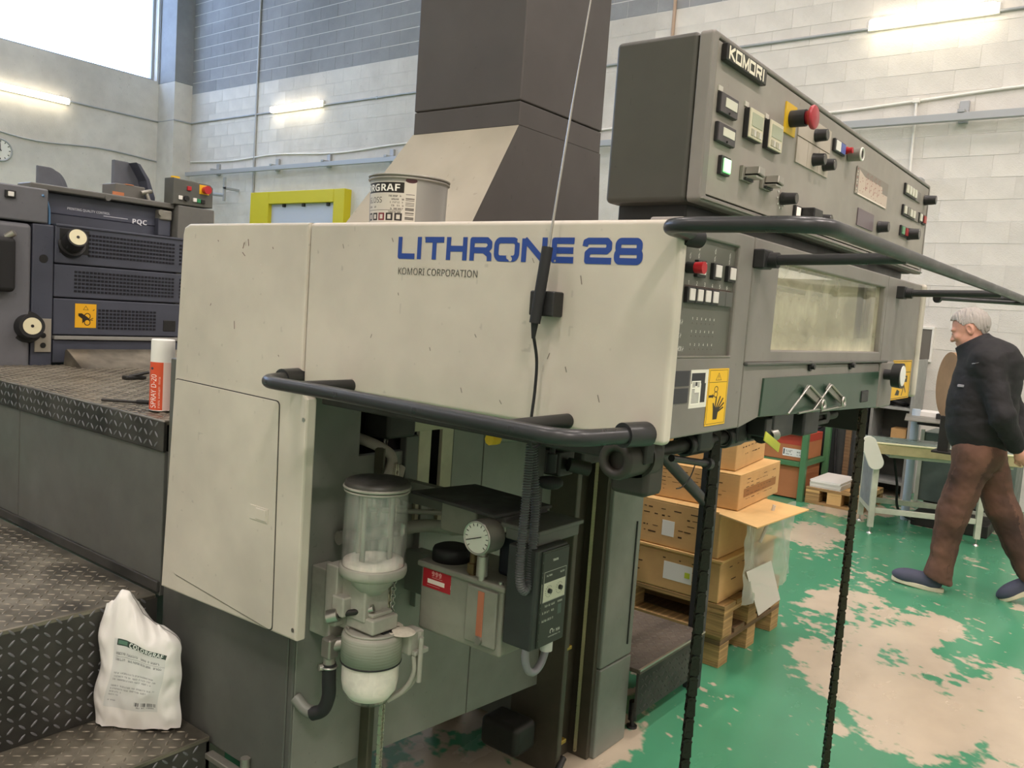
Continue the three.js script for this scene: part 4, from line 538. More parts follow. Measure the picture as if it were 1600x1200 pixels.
// ink can on the cover
{
  const x = 1.285, z = -1.29, b = 1.65, t = thing('ink_can', 'grey ink can with printed label standing on the cover', 'ink can', [x, b, z]);
  const tex = canvas(1024, 256, (g, w, h) => { g.fillStyle = '#96958f'; g.fillRect(0, 0, w, h); const X = 200; g.fillStyle = '#cdc8bb'; g.fillRect(X, 24, 250, 220); g.fillStyle = '#26231f'; g.fillRect(X, 28, 200, 56); g.fillStyle = '#f0ede4'; g.font = 'bold 52px sans-serif'; g.fillText('COLORGRAF', X - 120, 75, 310); g.fillStyle = '#3a3632'; g.font = '44px sans-serif'; g.fillText('GLOSS', X + 2, 138, 100); for (let k = 0; k < 6; k++) scribble(g, X + 130 + rnd(20), 106 + k * 17, 60, 10, '#3a3632'); scribble(g, X + 4, 164, 66, 11, '#3a3632'); g.fillRect(X + 4, 176, 190, 2); for (let k = 0; k < 5; k++) { g.strokeStyle = k === 2 ? '#7d3038' : '#2f2b2b'; g.lineWidth = 8; g.strokeRect(X + 8 + k * 40, 196, 24, 32); } for (let k = 0; k < 34; k++) if (rnd() > 0.35) g.fillRect(X + 208, 90 + k * 4, 36, 2.6); g.fillStyle = '#4e2f33'; g.beginPath(); g.ellipse(X + 228, 16, 24, 14, 0, 0, 7); g.fill(); });
  const body = new THREE.CylinderGeometry(0.0815, 0.0795, 0.096, 56, 1, true).rotateY(-3.36).translate(x, b + 0.051, z);
  part('can_body', body, new THREE.MeshStandardMaterial({ map: tex, roughness: 0.38, metalness: 0.3 }), t, { uv: true, label: 'printed grey can' });
  part('can_rim', [ring([x, b + 0.098, z], [0, 1, 0], 0.0835, 0.0022, 48), ring([x, b + 0.104, z], [0, 1, 0], 0.0838, 0.0022, 48), ring([x, b + 0.002, z], [0, 1, 0], 0.0795, 0.002, 48)], M.dullSteel, t); part('can_lid', cyl([x, b + 0.1, z], [x, b + 0.103, z], 0.082, 0.082, 48), M.dullSteel, t);
}
// wand with telescopic aerial hanging on the cover
{
  const x = 1.126, t = thing('handheld_wand', 'black handheld wand with a long metal aerial clipped on the cover', 'wand', [x, 1.48, -0.806]);
  part('clip', [bx(1.112, 1.141, 1.492, 1.533, -0.826, -0.777, 0.003)], M.black, t);
  part('handle', [capped(new THREE.CatmullRomCurve3([V(1.112, 1.603, -0.797), V(1.108, 1.56, -0.799), V(1.103, 1.48, -0.805)]), 20, 0.0092, 12), cyl([1.103, 1.482, -0.805], [1.105, 1.455, -0.807], 0.0065, 0.003, 12)], M.blackRubber, t);
  part('aerial', [cyl([1.112, 1.59, -0.796], [1.128, 1.83, -0.78], 0.0022, 0.0018, 8), cyl([1.128, 1.83, -0.78], [1.14, 2.12, -0.752], 0.0015, 0.001, 8)], M.steel, t);
  part('cord', curve([[1.105, 1.46, -0.807], [1.12, 1.42, -0.808], [1.124, 1.37, -0.81], [1.122, 1.31, -0.812], [1.14, 1.27, -0.82], [1.2, 1.28, -0.83]], 0.0028, 6), M.blackRubber, t);
}
// ------------------------------------------------------------------ powder spray unit under the cover
{
  const x = 1.3, z = -1.35, t = thing('powder_sprayer', 'clear powder jar over a glass dosing bowl with black hose', 'powder sprayer', [x, 0.58, z]);
  part('jar_lid', [lathe([[0, 1.103], [0.066, 1.101], [0.0725, 1.097], [0.0735, 1.09], [0.0735, 1.082], [0.071, 1.081]], x, 0, z)], paint('#4d4c47', 0.45, 0.15), t, { label: 'dark grey jar lid' });
  part('jar_rim', [ring([x, 1.086, z], [0, 1, 0], 0.0728, 0.0035, 40), ring([x, 1.078, z], [0, 1, 0], 0.0715, 0.0025, 40)], M.powder, t);
  part('jar_glass', lathe([[0.0695, 0.905], [0.0695, 1.08], [0.0715, 1.08], [0.0715, 0.905]], x, 0, z, 48), new THREE.MeshPhysicalMaterial({ color: '#ffffff', roughness: 0.06, transmission: 0.96, thickness: 0, ior: 1.4 }), t, { label: 'clear jar wall' });
  part('jar_film', lathe([[0.0685, 0.907], [0.0685, 1.078]], x, 0, z, 48), new THREE.MeshStandardMaterial({ color: '#dad8c8', transparent: true, alphaMap: rep(dataTex(256, (u, v) => { const k = Math.max(0, 0.04 + 0.8 * (fbm(u * 9, v * 3, 9, 5) - 0.47)); return [k, k, k]; }), 0.2), roughness: 0.9, side: THREE.DoubleSide }), t, { label: 'film of powder inside the jar' });
  for (const [dx, dz] of [[-0.035, 0.0], [0.03, 0.02], [0.0, -0.05]]) part('tie_rod', cyl([x + dx, 0.9, z + dz], [x + dx, 1.09, z + dz], 0.0065, 0.0065, 12), M.dullSteel, t);
  part('powder_heap', lathe([[0.068, 0.9], [0.068, 0.918], [0.045, 0.922], [0.02, 0.914], [0, 0.911]], x, 0, z), paint('#ece6d8', 0.95, 0.1), t, { label: 'white spray powder' });
  part('jar_base', lathe([[0, 0.882], [0.066, 0.882], [0.0745, 0.887], [0.0765, 0.895], [0.0765, 0.906], [0.0715, 0.909], [0.069, 0.909], [0.069, 0.9], [0, 0.9]], x, 0, z), M.powder, t);
  part('neck_block', bx(1.258, 1.332, 0.785, 0.884, -1.405, -1.325, 0.005, 2), M.powder, t); part('funnel', lathe([[0.05, 0.883], [0.045, 0.868], [0.022, 0.846], [0, 0.842]], x - 0.012, 0, z + 0.012), M.powder, t);
  part('back_plate', [bx(1.24, 1.31, 0.76, 0.9, -1.44, -1.4, 0.004), bx(1.25, 1.3, 0.72, 0.88, -1.5, -1.43, 0.004), bx(1.235, 1.3, 0.79, 0.836, -1.41, -1.37, 0.005)], M.powder, t);
  part('clamp', [bx(1.262, 1.34, 0.762, 0.797, -1.39, -1.3, 0.005), bx(1.27, 1.33, 0.797, 0.806, -1.38, -1.31, 0.003), bx(1.265, 1.29, 0.752, 0.79, -1.42, -1.38, 0.003)], M.powder, t);
  part('clamp_screw', [cyl([1.238, 0.792, -1.392], [1.275, 0.813, -1.33], 0.0072, 0.0072, 12)], M.iron, t); part('clamp_knob', [cyl([1.228, 0.785, -1.41], [1.24, 0.793, -1.39], 0.0155, 0.0155, 16), cyl([1.275, 0.813, -1.33], [1.281, 0.817, -1.32], 0.009, 0.009, 8)], M.steel, t);
  const cx = 1.305, cz = -1.345;
  part('dosing_head', [lathe([[0.0, 0.757], [0.05, 0.757], [0.066, 0.752], [0.069, 0.745], [0.0685, 0.688], [0, 0.688]], cx, 0, cz, 40), ring([cx, 0.7565, cz], [0, 1, 0], 0.06, 0.003, 36), bx(1.35, 1.395, 0.7, 0.756, -1.31, -1.27, 0.006), cyl([1.385, 0.752, -1.275], [1.385, 0.66, -1.275], 0.01), cyl([1.372, 0.745, -1.255], [1.372, 0.64, -1.255], 0.0055)], M.powder, t, { label: 'grey dosing head caked with powder' });
  part('head_opening', [bx(1.315, 1.355, 0.7565, 0.7605, -1.315, -1.285, 0.003), bx(1.295, 1.325, 0.757, 0.761, -1.335, -1.3, 0.005)], M.black, t);
  part('powder_pile', [lathe([[0, 0.764], [0.022, 0.762], [0.03, 0.757]], 1.34, 0, -1.285, 20), lathe([[0, 0.763], [0.014, 0.761], [0.02, 0.757]], 1.355, 0, -1.325, 16)], paint('#dfd9c6', 0.95, 0.1), t, { label: 'spilled white powder' });
  part('gasket', ring([cx, 0.686, cz], [0, 1, 0], 0.0672, 0.0026, 44), M.blackRubber, t);
  part('bowl_glass', lathe([[0.0665, 0.685], [0.0665, 0.64], [0.062, 0.615], [0.048, 0.594], [0.026, 0.583], [0, 0.58]], cx, 0, cz, 44), new THREE.MeshPhysicalMaterial({ color: '#ffffff', roughness: 0.05, transmission: 0.97, thickness: 0, ior: 1.4 }), t, { label: 'clear rounded bowl' });
  part('bowl_powder', lathe([[0.0645, 0.684], [0.0645, 0.641], [0.0605, 0.62], [0.048, 0.602], [0.025, 0.596], [0, 0.595]], cx, 0, cz, 40), paint('#f3ebdf', 0.9, 0.15), t, { label: 'white powder coating the bowl' });
  part('bowl_hook', [curve([[1.365, 0.7, -1.27], [1.368, 0.66, -1.268], [1.355, 0.615, -1.285], [1.33, 0.59, -1.31]], 0.006), curve([[1.385, 0.69, -1.28], [1.388, 0.65, -1.278], [1.37, 0.61, -1.295], [1.345, 0.588, -1.32]], 0.008), bx(1.36, 1.405, 0.7, 0.712, -1.29, -1.26, 0.003)], M.powder, t);
  part('elbow', [cyl([1.278, 0.722, -1.385], [1.248, 0.712, -1.415], 0.016), bx(1.228, 1.258, 0.685, 0.732, -1.43, -1.4, 0.005), cyl([1.243, 0.69, -1.415], [1.243, 0.66, -1.415], 0.014)], M.dullSteel, t, { label: 'grey elbow fitting' });
  part('hose_clip', [ring([1.243, 0.664, -1.415], [0, 1, 0], 0.0165, 0.003), cyl([1.222, 0.664, -1.425], [1.234, 0.664, -1.42], 0.0085, 0.0085, 12)], M.steel, t);
  part('hose', curve([[1.243, 0.672, -1.415], [1.245, 0.63, -1.415], [1.248, 0.59, -1.417], [1.244, 0.555, -1.43], [1.235, 0.54, -1.455]], 0.0158, 14), M.blackRubber, t, { label: 'black rubber hose' });
  part('pipe_stub', curve([[1.24, 0.542, -1.445], [1.232, 0.545, -1.475], [1.226, 0.565, -1.505]], 0.0145, 14, 14), M.grayGreen, t);
  part('tie_chain', [...Array(12).keys()].map((k) => ring([1.335 - k * 0.0003, 0.868 - k * 0.0085, -1.315], k % 2 ? [1, 0, 0.6] : [0.6, 0, -1], 0.005, 0.0016, 8, 4)), M.steel, t);
}
// oil tank with gauge, cover plate and the timer box
{
  const t = thing('oil_tank', 'grey oil tank with red label, sight glass and pressure gauge', 'oil tank', [1.5, 0.739, -1.19]), T = M.olive;
  part('tank_body', bx(1.42, 1.585, 0.739, 0.89, -1.314, -1.067, 0.007, 3), T, t); part('tank_lid', bx(1.413, 1.592, 0.888, 0.902, -1.322, -1.06, 0.005, 2), T, t);
  part('filler_cap', lathe([[0, 0.936], [0.034, 0.936], [0.043, 0.932], [0.046, 0.926], [0.046, 0.902], [0, 0.902]], 1.478, 0, -1.272), M.blackRubber, t, { label: 'black filler cap' });
  sticker('tank_label', [1.4195, 0.8665, -1.262], 0.086, 0.047, 'x-', canvas(256, 144, (g, w, h) => { g.fillStyle = '#a51d28'; g.fillRect(0, 0, w, h); g.fillStyle = '#d9a5a0'; g.font = '40px sans-serif'; g.lineWidth = 5; g.strokeStyle = '#d9a5a0'; for (let k = 0; k < 3; k++) { const x = 84 + k * 32; g.strokeRect(x, 24, 20, 12); g.beginPath(); g.moveTo(x + 10, 14); g.lineTo(x + 10, 54); g.moveTo(x, 52); g.lineTo(x + 22, 44); g.stroke(); } g.fillRect(84, 62, 96, 3); g.fillStyle = '#e7d9cf'; g.fillRect(44, 78, 158, 32); g.fillStyle = '#c98e88'; g.fillRect(40, 122, 120, 4); }), t, { label: 'red tank label' });
  const sg = part('sight_glass', bx(1.412, 1.421, 0.757, 0.884, -1.165, -1.078, 0.003), T, t); part('sight_window', bx(1.4105, 1.4125, 0.776, 0.878, -1.131, -1.113, 0.001), plain('#a9694f', 0.2), sg, { label: 'salmon-red sight window' }); part('drain_screw', cyl([1.405, 0.768, -1.12], [1.412, 0.768, -1.12], 0.009), M.dullSteel, sg);
  part('lid_screw', [cyl([1.425, 0.902, -1.08], [1.425, 0.908, -1.08], 0.006, 0.006, 6), cyl([1.45, 0.902, -1.075], [1.45, 0.906, -1.075], 0.005, 0.005, 6)], M.steel, t);
  const g = part('pressure_gauge', [cyl([1.395, 1.0, -1.131], [1.445, 1.0, -1.131], 0.0385, 0.0385, 40), cyl([1.42, 0.965, -1.131], [1.42, 0.9, -1.131], 0.0085), cyl([1.42, 0.955, -1.131], [1.42, 0.91, -1.131], 0.014, 0.014, 6)], plain('#a9a59b', 0.35, 0.5), t, { label: 'round pressure gauge in a steel case' });
  part('gauge_bezel', ring([1.394, 1.0, -1.131], [1, 0, 0], 0.036, 0.0028, 44), M.steel, g);
  part('gauge_face', cyl([1.3935, 1.0, -1.131], [1.395, 1.0, -1.131], 0.035, 0.035, 40), plain('#dcdad0', 0.25), g);
  part('gauge_tick', [...Array(13).keys()].map((k) => bx(-0.0007, 0.0007, 0.026, 0.032, -0.0004, 0.0004, 0).rotateZ(-2.3 + k * 0.383).rotateY(-Math.PI / 2).translate(1.393, 1.0, -1.131)), M.black, g); part('gauge_needle', bx(-0.001, 0.001, -0.014, 0.029, -0.0005, 0.0005, 0).rotateZ(1.9).rotateY(-Math.PI / 2).translate(1.392, 1.0, -1.131), M.black, g);
  part('valve', [cyl([1.43, 0.96, -1.165], [1.43, 0.9, -1.165], 0.009), bx(1.418, 1.442, 0.905, 0.93, -1.175, -1.155, 0.004)], plain('#5b4a2e', 0.5, 0.5), t);
  part('pump_motor', [bx(1.47, 1.6, 0.902, 1.0, -1.13, -1.04, 0.012, 2), cyl([1.53, 0.95, -1.04], [1.53, 0.95, -1.02], 0.03)], plain('#1b2029', 0.45), t, { label: 'dark pump motor' });
  part('terminal_box', bx(1.46, 1.56, 0.97, 1.045, -1.3, -1.19, 0.006, 2), T, t);
  part('cover_plate', [prism([[1.435, -1.375], [1.625, -1.335], [1.6, -1.08], [1.41, -1.1]], 'y', 1.046, 1.054, 0.002), bx(1.44, 1.6, 1.03, 1.047, -1.12, -1.09, 0.003)], paint('#3d3c3a', 0.6, 0.3), t, { label: 'dark cover plate above the tank' });
  part('mount_arm', [bx(1.56, 1.6, 0.75, 0.86, -1.502, -1.3, 0.003), bx(1.585, 1.61, 0.7, 1.0, -1.505, -1.48, 0.003), bx(1.52, 1.545, 0.995, 1.05, -1.502, -1.29, 0.003)], M.grayGreen, t);
}
{
  const t = thing('timer_box', 'black timer control box with two dials and white print', 'control box', [1.47, 0.78, -1.01]);
  part('box_body', bx(1.412, 1.53, 0.782, 1.002, -1.058, -0.982, 0.005, 2), paint('#2f3130', 0.45, 0.3), t);
  const f = part('front_plate', bx(1.432, 1.529, 0.785, 0.996, -0.984, -0.9785, 0.001), plain('#31352f', 0.35), t);
  sticker('front_print', [1.481, 0.89, -0.978], 0.094, 0.205, 'z+', canvas(470, 1025, (g, w, h) => {
    g.fillStyle = '#30342f'; g.fillRect(0, 0, w, h); g.fillStyle = '#e8e6dc'; g.font = 'bold 34px sans-serif'; g.fillText('TIMER', 170, 110); g.strokeStyle = '#d9d7cc'; g.lineWidth = 4; g.strokeRect(30, 210, 410, 330); scribble(g, 60, 265, 120, 22, '#e8e6dc'); scribble(g, 330, 265, 80, 22, '#e8e6dc'); g.fillStyle = '#cfcdb9'; g.fillRect(34, 330, 402, 206); g.fillStyle = '#4a4a40'; for (const cx of [130, 330]) for (let k = 0; k < 14; k++) { const a = k * 0.42; g.fillRect(cx + Math.cos(a) * 62 - 4, 430 + Math.sin(a) * 62 - 4, 9, 9); }
    g.fillStyle = '#e0ded2'; scribble(g, 40, 600, 240, 26, '#e0ded2'); scribble(g, 40, 670, 220, 26, '#e0ded2'); scribble(g, 40, 760, 210, 26, '#e0ded2'); scribble(g, 320, 596, 100, 24, '#e0ded2'); g.fillStyle = '#4c5a55'; g.fillRect(330, 620, 66, 110); g.strokeStyle = '#e8e6dc'; g.lineWidth = 9; g.beginPath(); g.arc(240, 900, 26, 2.4, 7); g.stroke(); g.fillStyle = '#e8e6dc'; scribble(g, 284, 922, 140, 34, '#e8e6dc'); scribble(g, 180, 958, 230, 14, '#e8e6dc');
  }), f, { label: 'white printed timer panel' });
  for (const x of [1.461, 1.501]) part('dial_knob', cyl([x, 0.907, -0.978], [x, 0.907, -0.972], 0.0055, 0.005, 14), M.black, f);
  part('relay_box', [bx(1.44, 1.6, 1.0, 1.028, -1.09, -1.0, 0.005), bx(1.435, 1.61, 1.026, 1.036, -1.1, -0.995, 0.003)], M.grayDark, t);
  part('mount_arm', [bx(1.5, 1.53, 0.9, 0.98, -1.06, -1.04, 0), bx(1.5, 1.53, 0.96, 1.32, -1.075, -1.06, 0.003)], M.iron, t);
  part('cable_gland', [cyl([1.5, 0.79, -1.0], [1.5, 0.758, -1.0], 0.014, 0.014, 18)], plain('#c9c7c0', 0.5), t, { label: 'white cable gland' });
  part('cable_loop', curve([[1.425, 0.8, -1.0], [1.42, 0.762, -0.998], [1.43, 0.735, -0.996], [1.45, 0.724, -0.995], [1.475, 0.732, -0.996], [1.494, 0.752, -0.999], [1.5, 0.77, -1.0]], 0.0085, 10, 50), plain('#77777a', 0.45), t, { label: 'grey cable loop' });
}
{ // corrugated cable sleeve
  const path = new THREE.CatmullRomCurve3([V(1.39, 1.33, -1.0), V(1.388, 1.25, -1.0), V(1.384, 1.1, -1.0), V(1.38, 0.98, -1.0), V(1.386, 0.93, -0.999), V(1.4, 0.915, -0.998), V(1.415, 0.928, -0.999), V(1.42, 0.97, -1.0), V(1.419, 1.1, -1.0), V(1.412, 1.2, -1.01), V(1.4, 1.33, -1.02)]);
  const g = new THREE.TubeGeometry(path, 620, 0.0088, 10), p = g.attributes.position, n = g.attributes.normal;
  for (let i = 0; i < p.count; i++) { const k = Math.floor(i / 11), d = (k % 4 < 2 ? 0.0014 : -0.0012); p.setXYZ(i, p.getX(i) + n.getX(i) * d, p.getY(i) + n.getY(i) * d, p.getZ(i) + n.getZ(i) * d); }
  g.computeVertexNormals(); tag(part('corrugated_hose', g, plain('#57585a', 0.4)), 'grey corrugated cable sleeve hanging in a long loop beside the gauge', 'hose');
}
// ------------------------------------------------------------------ hoist chains
function chainGeo(len, pitch, h, w, th) {                             // plate links joined by pins, hanging along -y from 0
  const list = [], plate = (y, dx) => { const s = []; for (let k = 0; k < 12; k++) { const a = k / 12 * Math.PI * 2, top = Math.sin(a) >= 0; s.push([Math.cos(a) * h * (Math.abs(Math.sin(a)) < 0.3 ? 0.72 : 1), Math.sin(a) * h + (top ? pitch / 2 : -pitch / 2)]); } return flat(prism(s, 'z', -th / 2, th / 2)).rotateY(Math.PI / 2).translate(dx, y, 0); };
  const inner = plate(0, 0), n = Math.floor(len / pitch);
  for (let i = 0; i < n; i++) { const y = -pitch * (i + 0.5), d = i % 2 ? w / 2 : w / 2 - th * 1.25; for (const s of [-1, 1]) list.push(inner.clone().translate(s * d, y, 0)); list.push(flat(cyl([-w / 2 - th * 0.7, y - pitch / 2, 0], [w / 2 + th * 0.7, y - pitch / 2, 0], h * 0.5, h * 0.5, 7))); }
  return mergeGeometries(list);
}
function chain(x, z, y0, y1, turn, mat, label, lean = 0, s = [0.0127, 0.0062, 0.012, 0.0028]) { const m = part('hoist_chain', chainGeo(y0 - y1, ...s), mat, null); m.position.set(x, y0, z); m.rotation.set(lean, turn, 0); return tag(m, label, 'chain'); }
const oily = plain('#2b2823', 0.3, 0.55), brass = plain('#8d8568', 0.35, 0.7);
chain(1.5, -0.65, 1.29, 0.0, 0.6, oily, 'thick black oily hoist chain hanging in front of the cartons', 0.004, [0.021, 0.0102, 0.0205, 0.005]);
chain(2.5, -0.65, 1.3, 0.0, 0.6, plain('#3b372c', 0.35, 0.6), 'thin dark hoist chain hanging in front of the green floor', 0, [0.021, 0.0102, 0.0195, 0.005]);
chain(2.36, -1.425, 1.16, 0.02, 0.5, brass, 'pale brassy hoist chain running down the channel of the grey column', 0, [0.0127, 0.0068, 0.017, 0.0032]);
chain(1.46, -1.455, 1.1, 0.0, 0.3, plain('#c4bfae', 0.3, 0.8), 'bright steel hoist chain below the powder bowl', 0, [0.0127, 0.0052, 0.015, 0.0028]);
// ------------------------------------------------------------------ step platform on the far side
{
  const t = thing('side_platform', 'low chequer plate step platform beyond the grey column', 'platform', [2.85, 0, -1.6]);
  const tp = part('tread', bx(2.605, 3.14, 0.245, 0.262, -2.1, -1.33, 0.003), paint('#5c5247', 0.6, 0.2), t, { label: 'worn brown-grey tread' });
  const fr = part('front_lip', bx(2.605, 3.14, 0.09, 0.25, -1.345, -1.333, 0.003), M.plateDark, t); part('front_edge', bx(2.605, 3.14, 0.256, 0.2635, -1.338, -1.3285, 0.001), M.steel, t);
  lugs(tp, [2.62, 0.262, -1.95], [1, 0, 0], [0, 0, 1], [0, 1, 0], 0.51, 0.6, paint('#6a6052', 0.5, 0.2)); lugs(fr, [2.62, 0.095, -1.333], [1, 0, 0], [0, 1, 0], [0, 0, 1], 0.51, 0.15, M.plateDark);
  part('back_riser', bx(2.605, 3.14, 0.26, 0.62, -2.12, -2.1, 0.003), M.plateDark, t);
  part('leg', [cyl([2.69, 0.03, -1.39], [2.69, 0.1, -1.39], 0.016), cyl([2.69, 0, -1.39], [2.69, 0.03, -1.39], 0.008), cyl([2.69, 0, -1.39], [2.69, 0.008, -1.39], 0.02)], M.black, t);
  part('support_post', bx(3.145, 3.2, 0, 1.32, -1.41, -1.355, 0.003), paint('#33373a', 0.45, 0.4), t, { label: 'dark square post' });
  part('brace', cyl([2.6, 1.09, -1.385], [3.15, 0.78, -1.385], 0.0225, 0.0225, 16), paint('#3d4143', 0.45, 0.4), t, { label: 'dark diagonal brace tube' });
}
// ------------------------------------------------------------------ pallets and cartons
function pallet(x0, z0, y0, L, W, label, mats, turn = 0) {            // L along x, W along -z
  const t = thing('pallet', label, 'pallet', [x0, y0, z0]), B = (a, b, c, d, e, f, m, nm) => part(nm, bx(a, b, c, d, e, f, 0.003), m, t, { local: true });
  for (let i = 0; i < 3; i++) { const x = i * (L - 0.1) / 2; B(x, x + 0.1, 0, 0.022, -W, 0, mats[0], 'board'); for (let j = 0; j < 3; j++) B(x, x + 0.1, 0.022, 0.1, -j * (W - 0.12) / 2 - 0.12, -j * (W - 0.12) / 2, mats[j % 2], 'block'); }
  for (let j = 0; j < 3; j++) { const z = -j * (W - 0.12) / 2; B(0, L, 0.1, 0.122, z - 0.12, z, mats[1], 'board'); }
  const n = 5; for (let i = 0; i < n; i++) { const x = i * (L - 0.12) / (n - 1); B(x, x + 0.12, 0.122, 0.144, -W, 0, mats[i % 2], 'board'); }
  t.rotation.y = turn; return t;
}
pallet(3.43, -1.38, 0, 0.72, 1.0, 'weathered wooden pallet on the floor under the carton pile', [M.wood, M.woodOld]);
pallet(3.41, -1.365, 0.1445, 0.66, 1.0, 'second wooden pallet carrying the carton pile', [M.wood, M.wood]);
const printTex = (n, sz, c, w = 512, h = 256, tape) => canvas(w, h, (g) => { g.clearRect(0, 0, w, h); if (tape) { g.fillStyle = 'rgba(150,105,60,0.8)'; g.fillRect(0, h * 0.42, w, h * 0.3); } g.fillStyle = c; for (let i = 0; i < n; i++) { let x = 20 + rnd(30); const y = 24 + i * (h - 40) / n; while (x < w - 60) { const l = 8 + rnd(46); if (rnd() > 0.3) g.fillRect(x, y, l, sz * (0.4 + rnd(0.6))); x += l + 6 + rnd(60); } } });
function carton(x0, x1, y0, y1, z0, z1, label, o = {}) {
  const t = thing('carton', label, 'carton', [(x0 + x1) / 2, y0, (z0 + z1) / 2], o.group), cx = (x0 + x1) / 2, cz = (z0 + z1) / 2, w = x1 - x0, d = z1 - z0, m = o.mat ?? M.card;
  part('carton_body', bx(-w / 2, w / 2, 0, y1 - y0 - 0.004, -d / 2, d / 2, 0.006, 2), m, t, { local: true });
  part('top_flap', [bx(-w / 2, w / 2, y1 - y0 - 0.005, y1 - y0, -d / 2, -0.001, 0.002), bx(-w / 2, w / 2, y1 - y0 - 0.005, y1 - y0, 0.001, d / 2, 0.002)], o.top ?? M.cardLight, t, { local: true });
  if (o.px) part('side_print', new THREE.PlaneGeometry(d * 0.86, (y1 - y0) * 0.8).rotateY(-Math.PI / 2).translate(-w / 2 - 0.0008, (y1 - y0) / 2, 0), new THREE.MeshStandardMaterial({ map: o.px, transparent: true, alphaTest: 0.4, roughness: 0.8 }), t, { local: true, uv: true });
  if (o.pz) part('side_print', new THREE.PlaneGeometry(w * 0.8, (y1 - y0) * 0.8).translate(0, (y1 - y0) / 2, d / 2 + 0.0008), new THREE.MeshStandardMaterial({ map: o.pz, transparent: true, alphaTest: 0.4, roughness: 0.8 }), t, { local: true, uv: true });
  t.rotation.y = o.turn ?? 0; return t;
}
const inkP = 'rgba(70,48,28,0.95)';
const c1 = carton(3.41, 4.05, 0.29, 0.468, -2.0, -1.4, 'lowest carton of the pile, wrapped in film with a white pouch label', { px: printTex(3, 10, inkP), pz: printTex(2, 9, inkP) });
part('pouch_label', [bx(-0.3215, -0.32, 0.05, 0.13, 0.03, 0.17, 0)], M.paper, c1, { local: true, label: 'white document pouch' }); part('sticker', bx(-0.3225, -0.321, 0.075, 0.1, 0.135, 0.16, 0), plain('#c5d23e', 0.5), c1, { local: true, label: 'yellow-green sticker' });
carton(3.4, 4.05, 0.47, 0.482, -1.95, -1.39, 'flattened bright cardboard sheet between the two lower cartons', { mat: M.cardLight });
const c2 = carton(3.41, 3.95, 0.484, 0.69, -1.85, -1.42, 'second carton of the pile with an open front flap and black print', { px: printTex(5, 12, inkP) });
part('front_flap', prism([[-0.29, 0.21], [0.21, 0.21], [0.16, 0.45], [-0.39, 0.42]], 'y', 0.2, 0.206, 0.001), M.cardLight, c2, { local: true, label: 'open front flap' });
part('small_label', bx(-0.2715, -0.27, 0.05, 0.12, -0.06, 0.0, 0), M.paper, c2, { local: true, label: 'white label' });
carton(3.48, 4.06, 0.692, 0.852, -1.82, -1.4, 'third carton of the pile with darker tape band and faded print', { px: printTex(6, 7, inkP), pz: printTex(6, 7, 'rgba(70,48,28,0.8)', 512, 256, true), turn: 0.06 });
carton(3.52, 4.02, 0.854, 1.06, -1.86, -1.46, 'topmost carton of the pile with yellow taped corner', { px: printTex(3, 9, 'rgba(150,120,20,0.95)'), pz: printTex(4, 9, inkP), turn: 0.12 });
carton(3.46, 3.8, 0.29, 0.87, -2.35, -2.02, 'reddish brown carton behind the third carton of the pile', { mat: new THREE.MeshStandardMaterial({ color: '#a5673c', roughness: 0.8, map: cardTex }) });
{ // clear film and the loose delivery sheet
  const g = new THREE.PlaneGeometry(0.62, 0.36, 40, 24), p = g.attributes.position; for (let i = 0; i < p.count; i++) { const x = p.getX(i), y = p.getY(i), e = Math.max(0, -y) * 0.1; p.setXYZ(i, x * (1 + 0.15 * fbm(y * 12 + 3, 1, 4096, 3)), y + 0.03 * fbm(x * 9, 2, 4096, 3), 0.02 * Math.sin(x * 17 + y * 5) + 0.03 * (fbm(x * 11, y * 11 + 7, 4096, 4) - 0.5) + e); }
  g.computeVertexNormals(); g.translate(3.78, 0.46, -1.335);
  tag(part('plastic_film', g, new THREE.MeshPhysicalMaterial({ color: '#dfe3d6', roughness: 0.3, transmission: 0.72, thickness: 0, ior: 1.45, side: THREE.DoubleSide })), 'loose clear plastic film hanging over the front of the carton pile', 'plastic film');
  tag(part('film_tail', curve([[3.6, 0.55, -1.31], [3.63, 0.61, -1.3], [3.66, 0.68, -1.29], [3.665, 0.715, -1.285]], 0.008, 7), new THREE.MeshPhysicalMaterial({ color: '#e8e6e0', roughness: 0.35, transmission: 0.5, thickness: 0 })), 'twisted end of clear film standing up in front of the third carton', 'plastic film');
  const sh = prism([[3.456, 0.448], [3.75, 0.439], [3.927, 0.215], [3.656, 0.203]].map(([x, y]) => [x, y]), 'z', -1.3055, -1.304, 0);
  tag(part('delivery_note', sh, new THREE.MeshPhysicalMaterial({ color: '#c9c7bf', roughness: 0.35, clearcoat: 0.5 })), 'white delivery note in a clear pouch hanging over the pallet edge', 'paper');
}
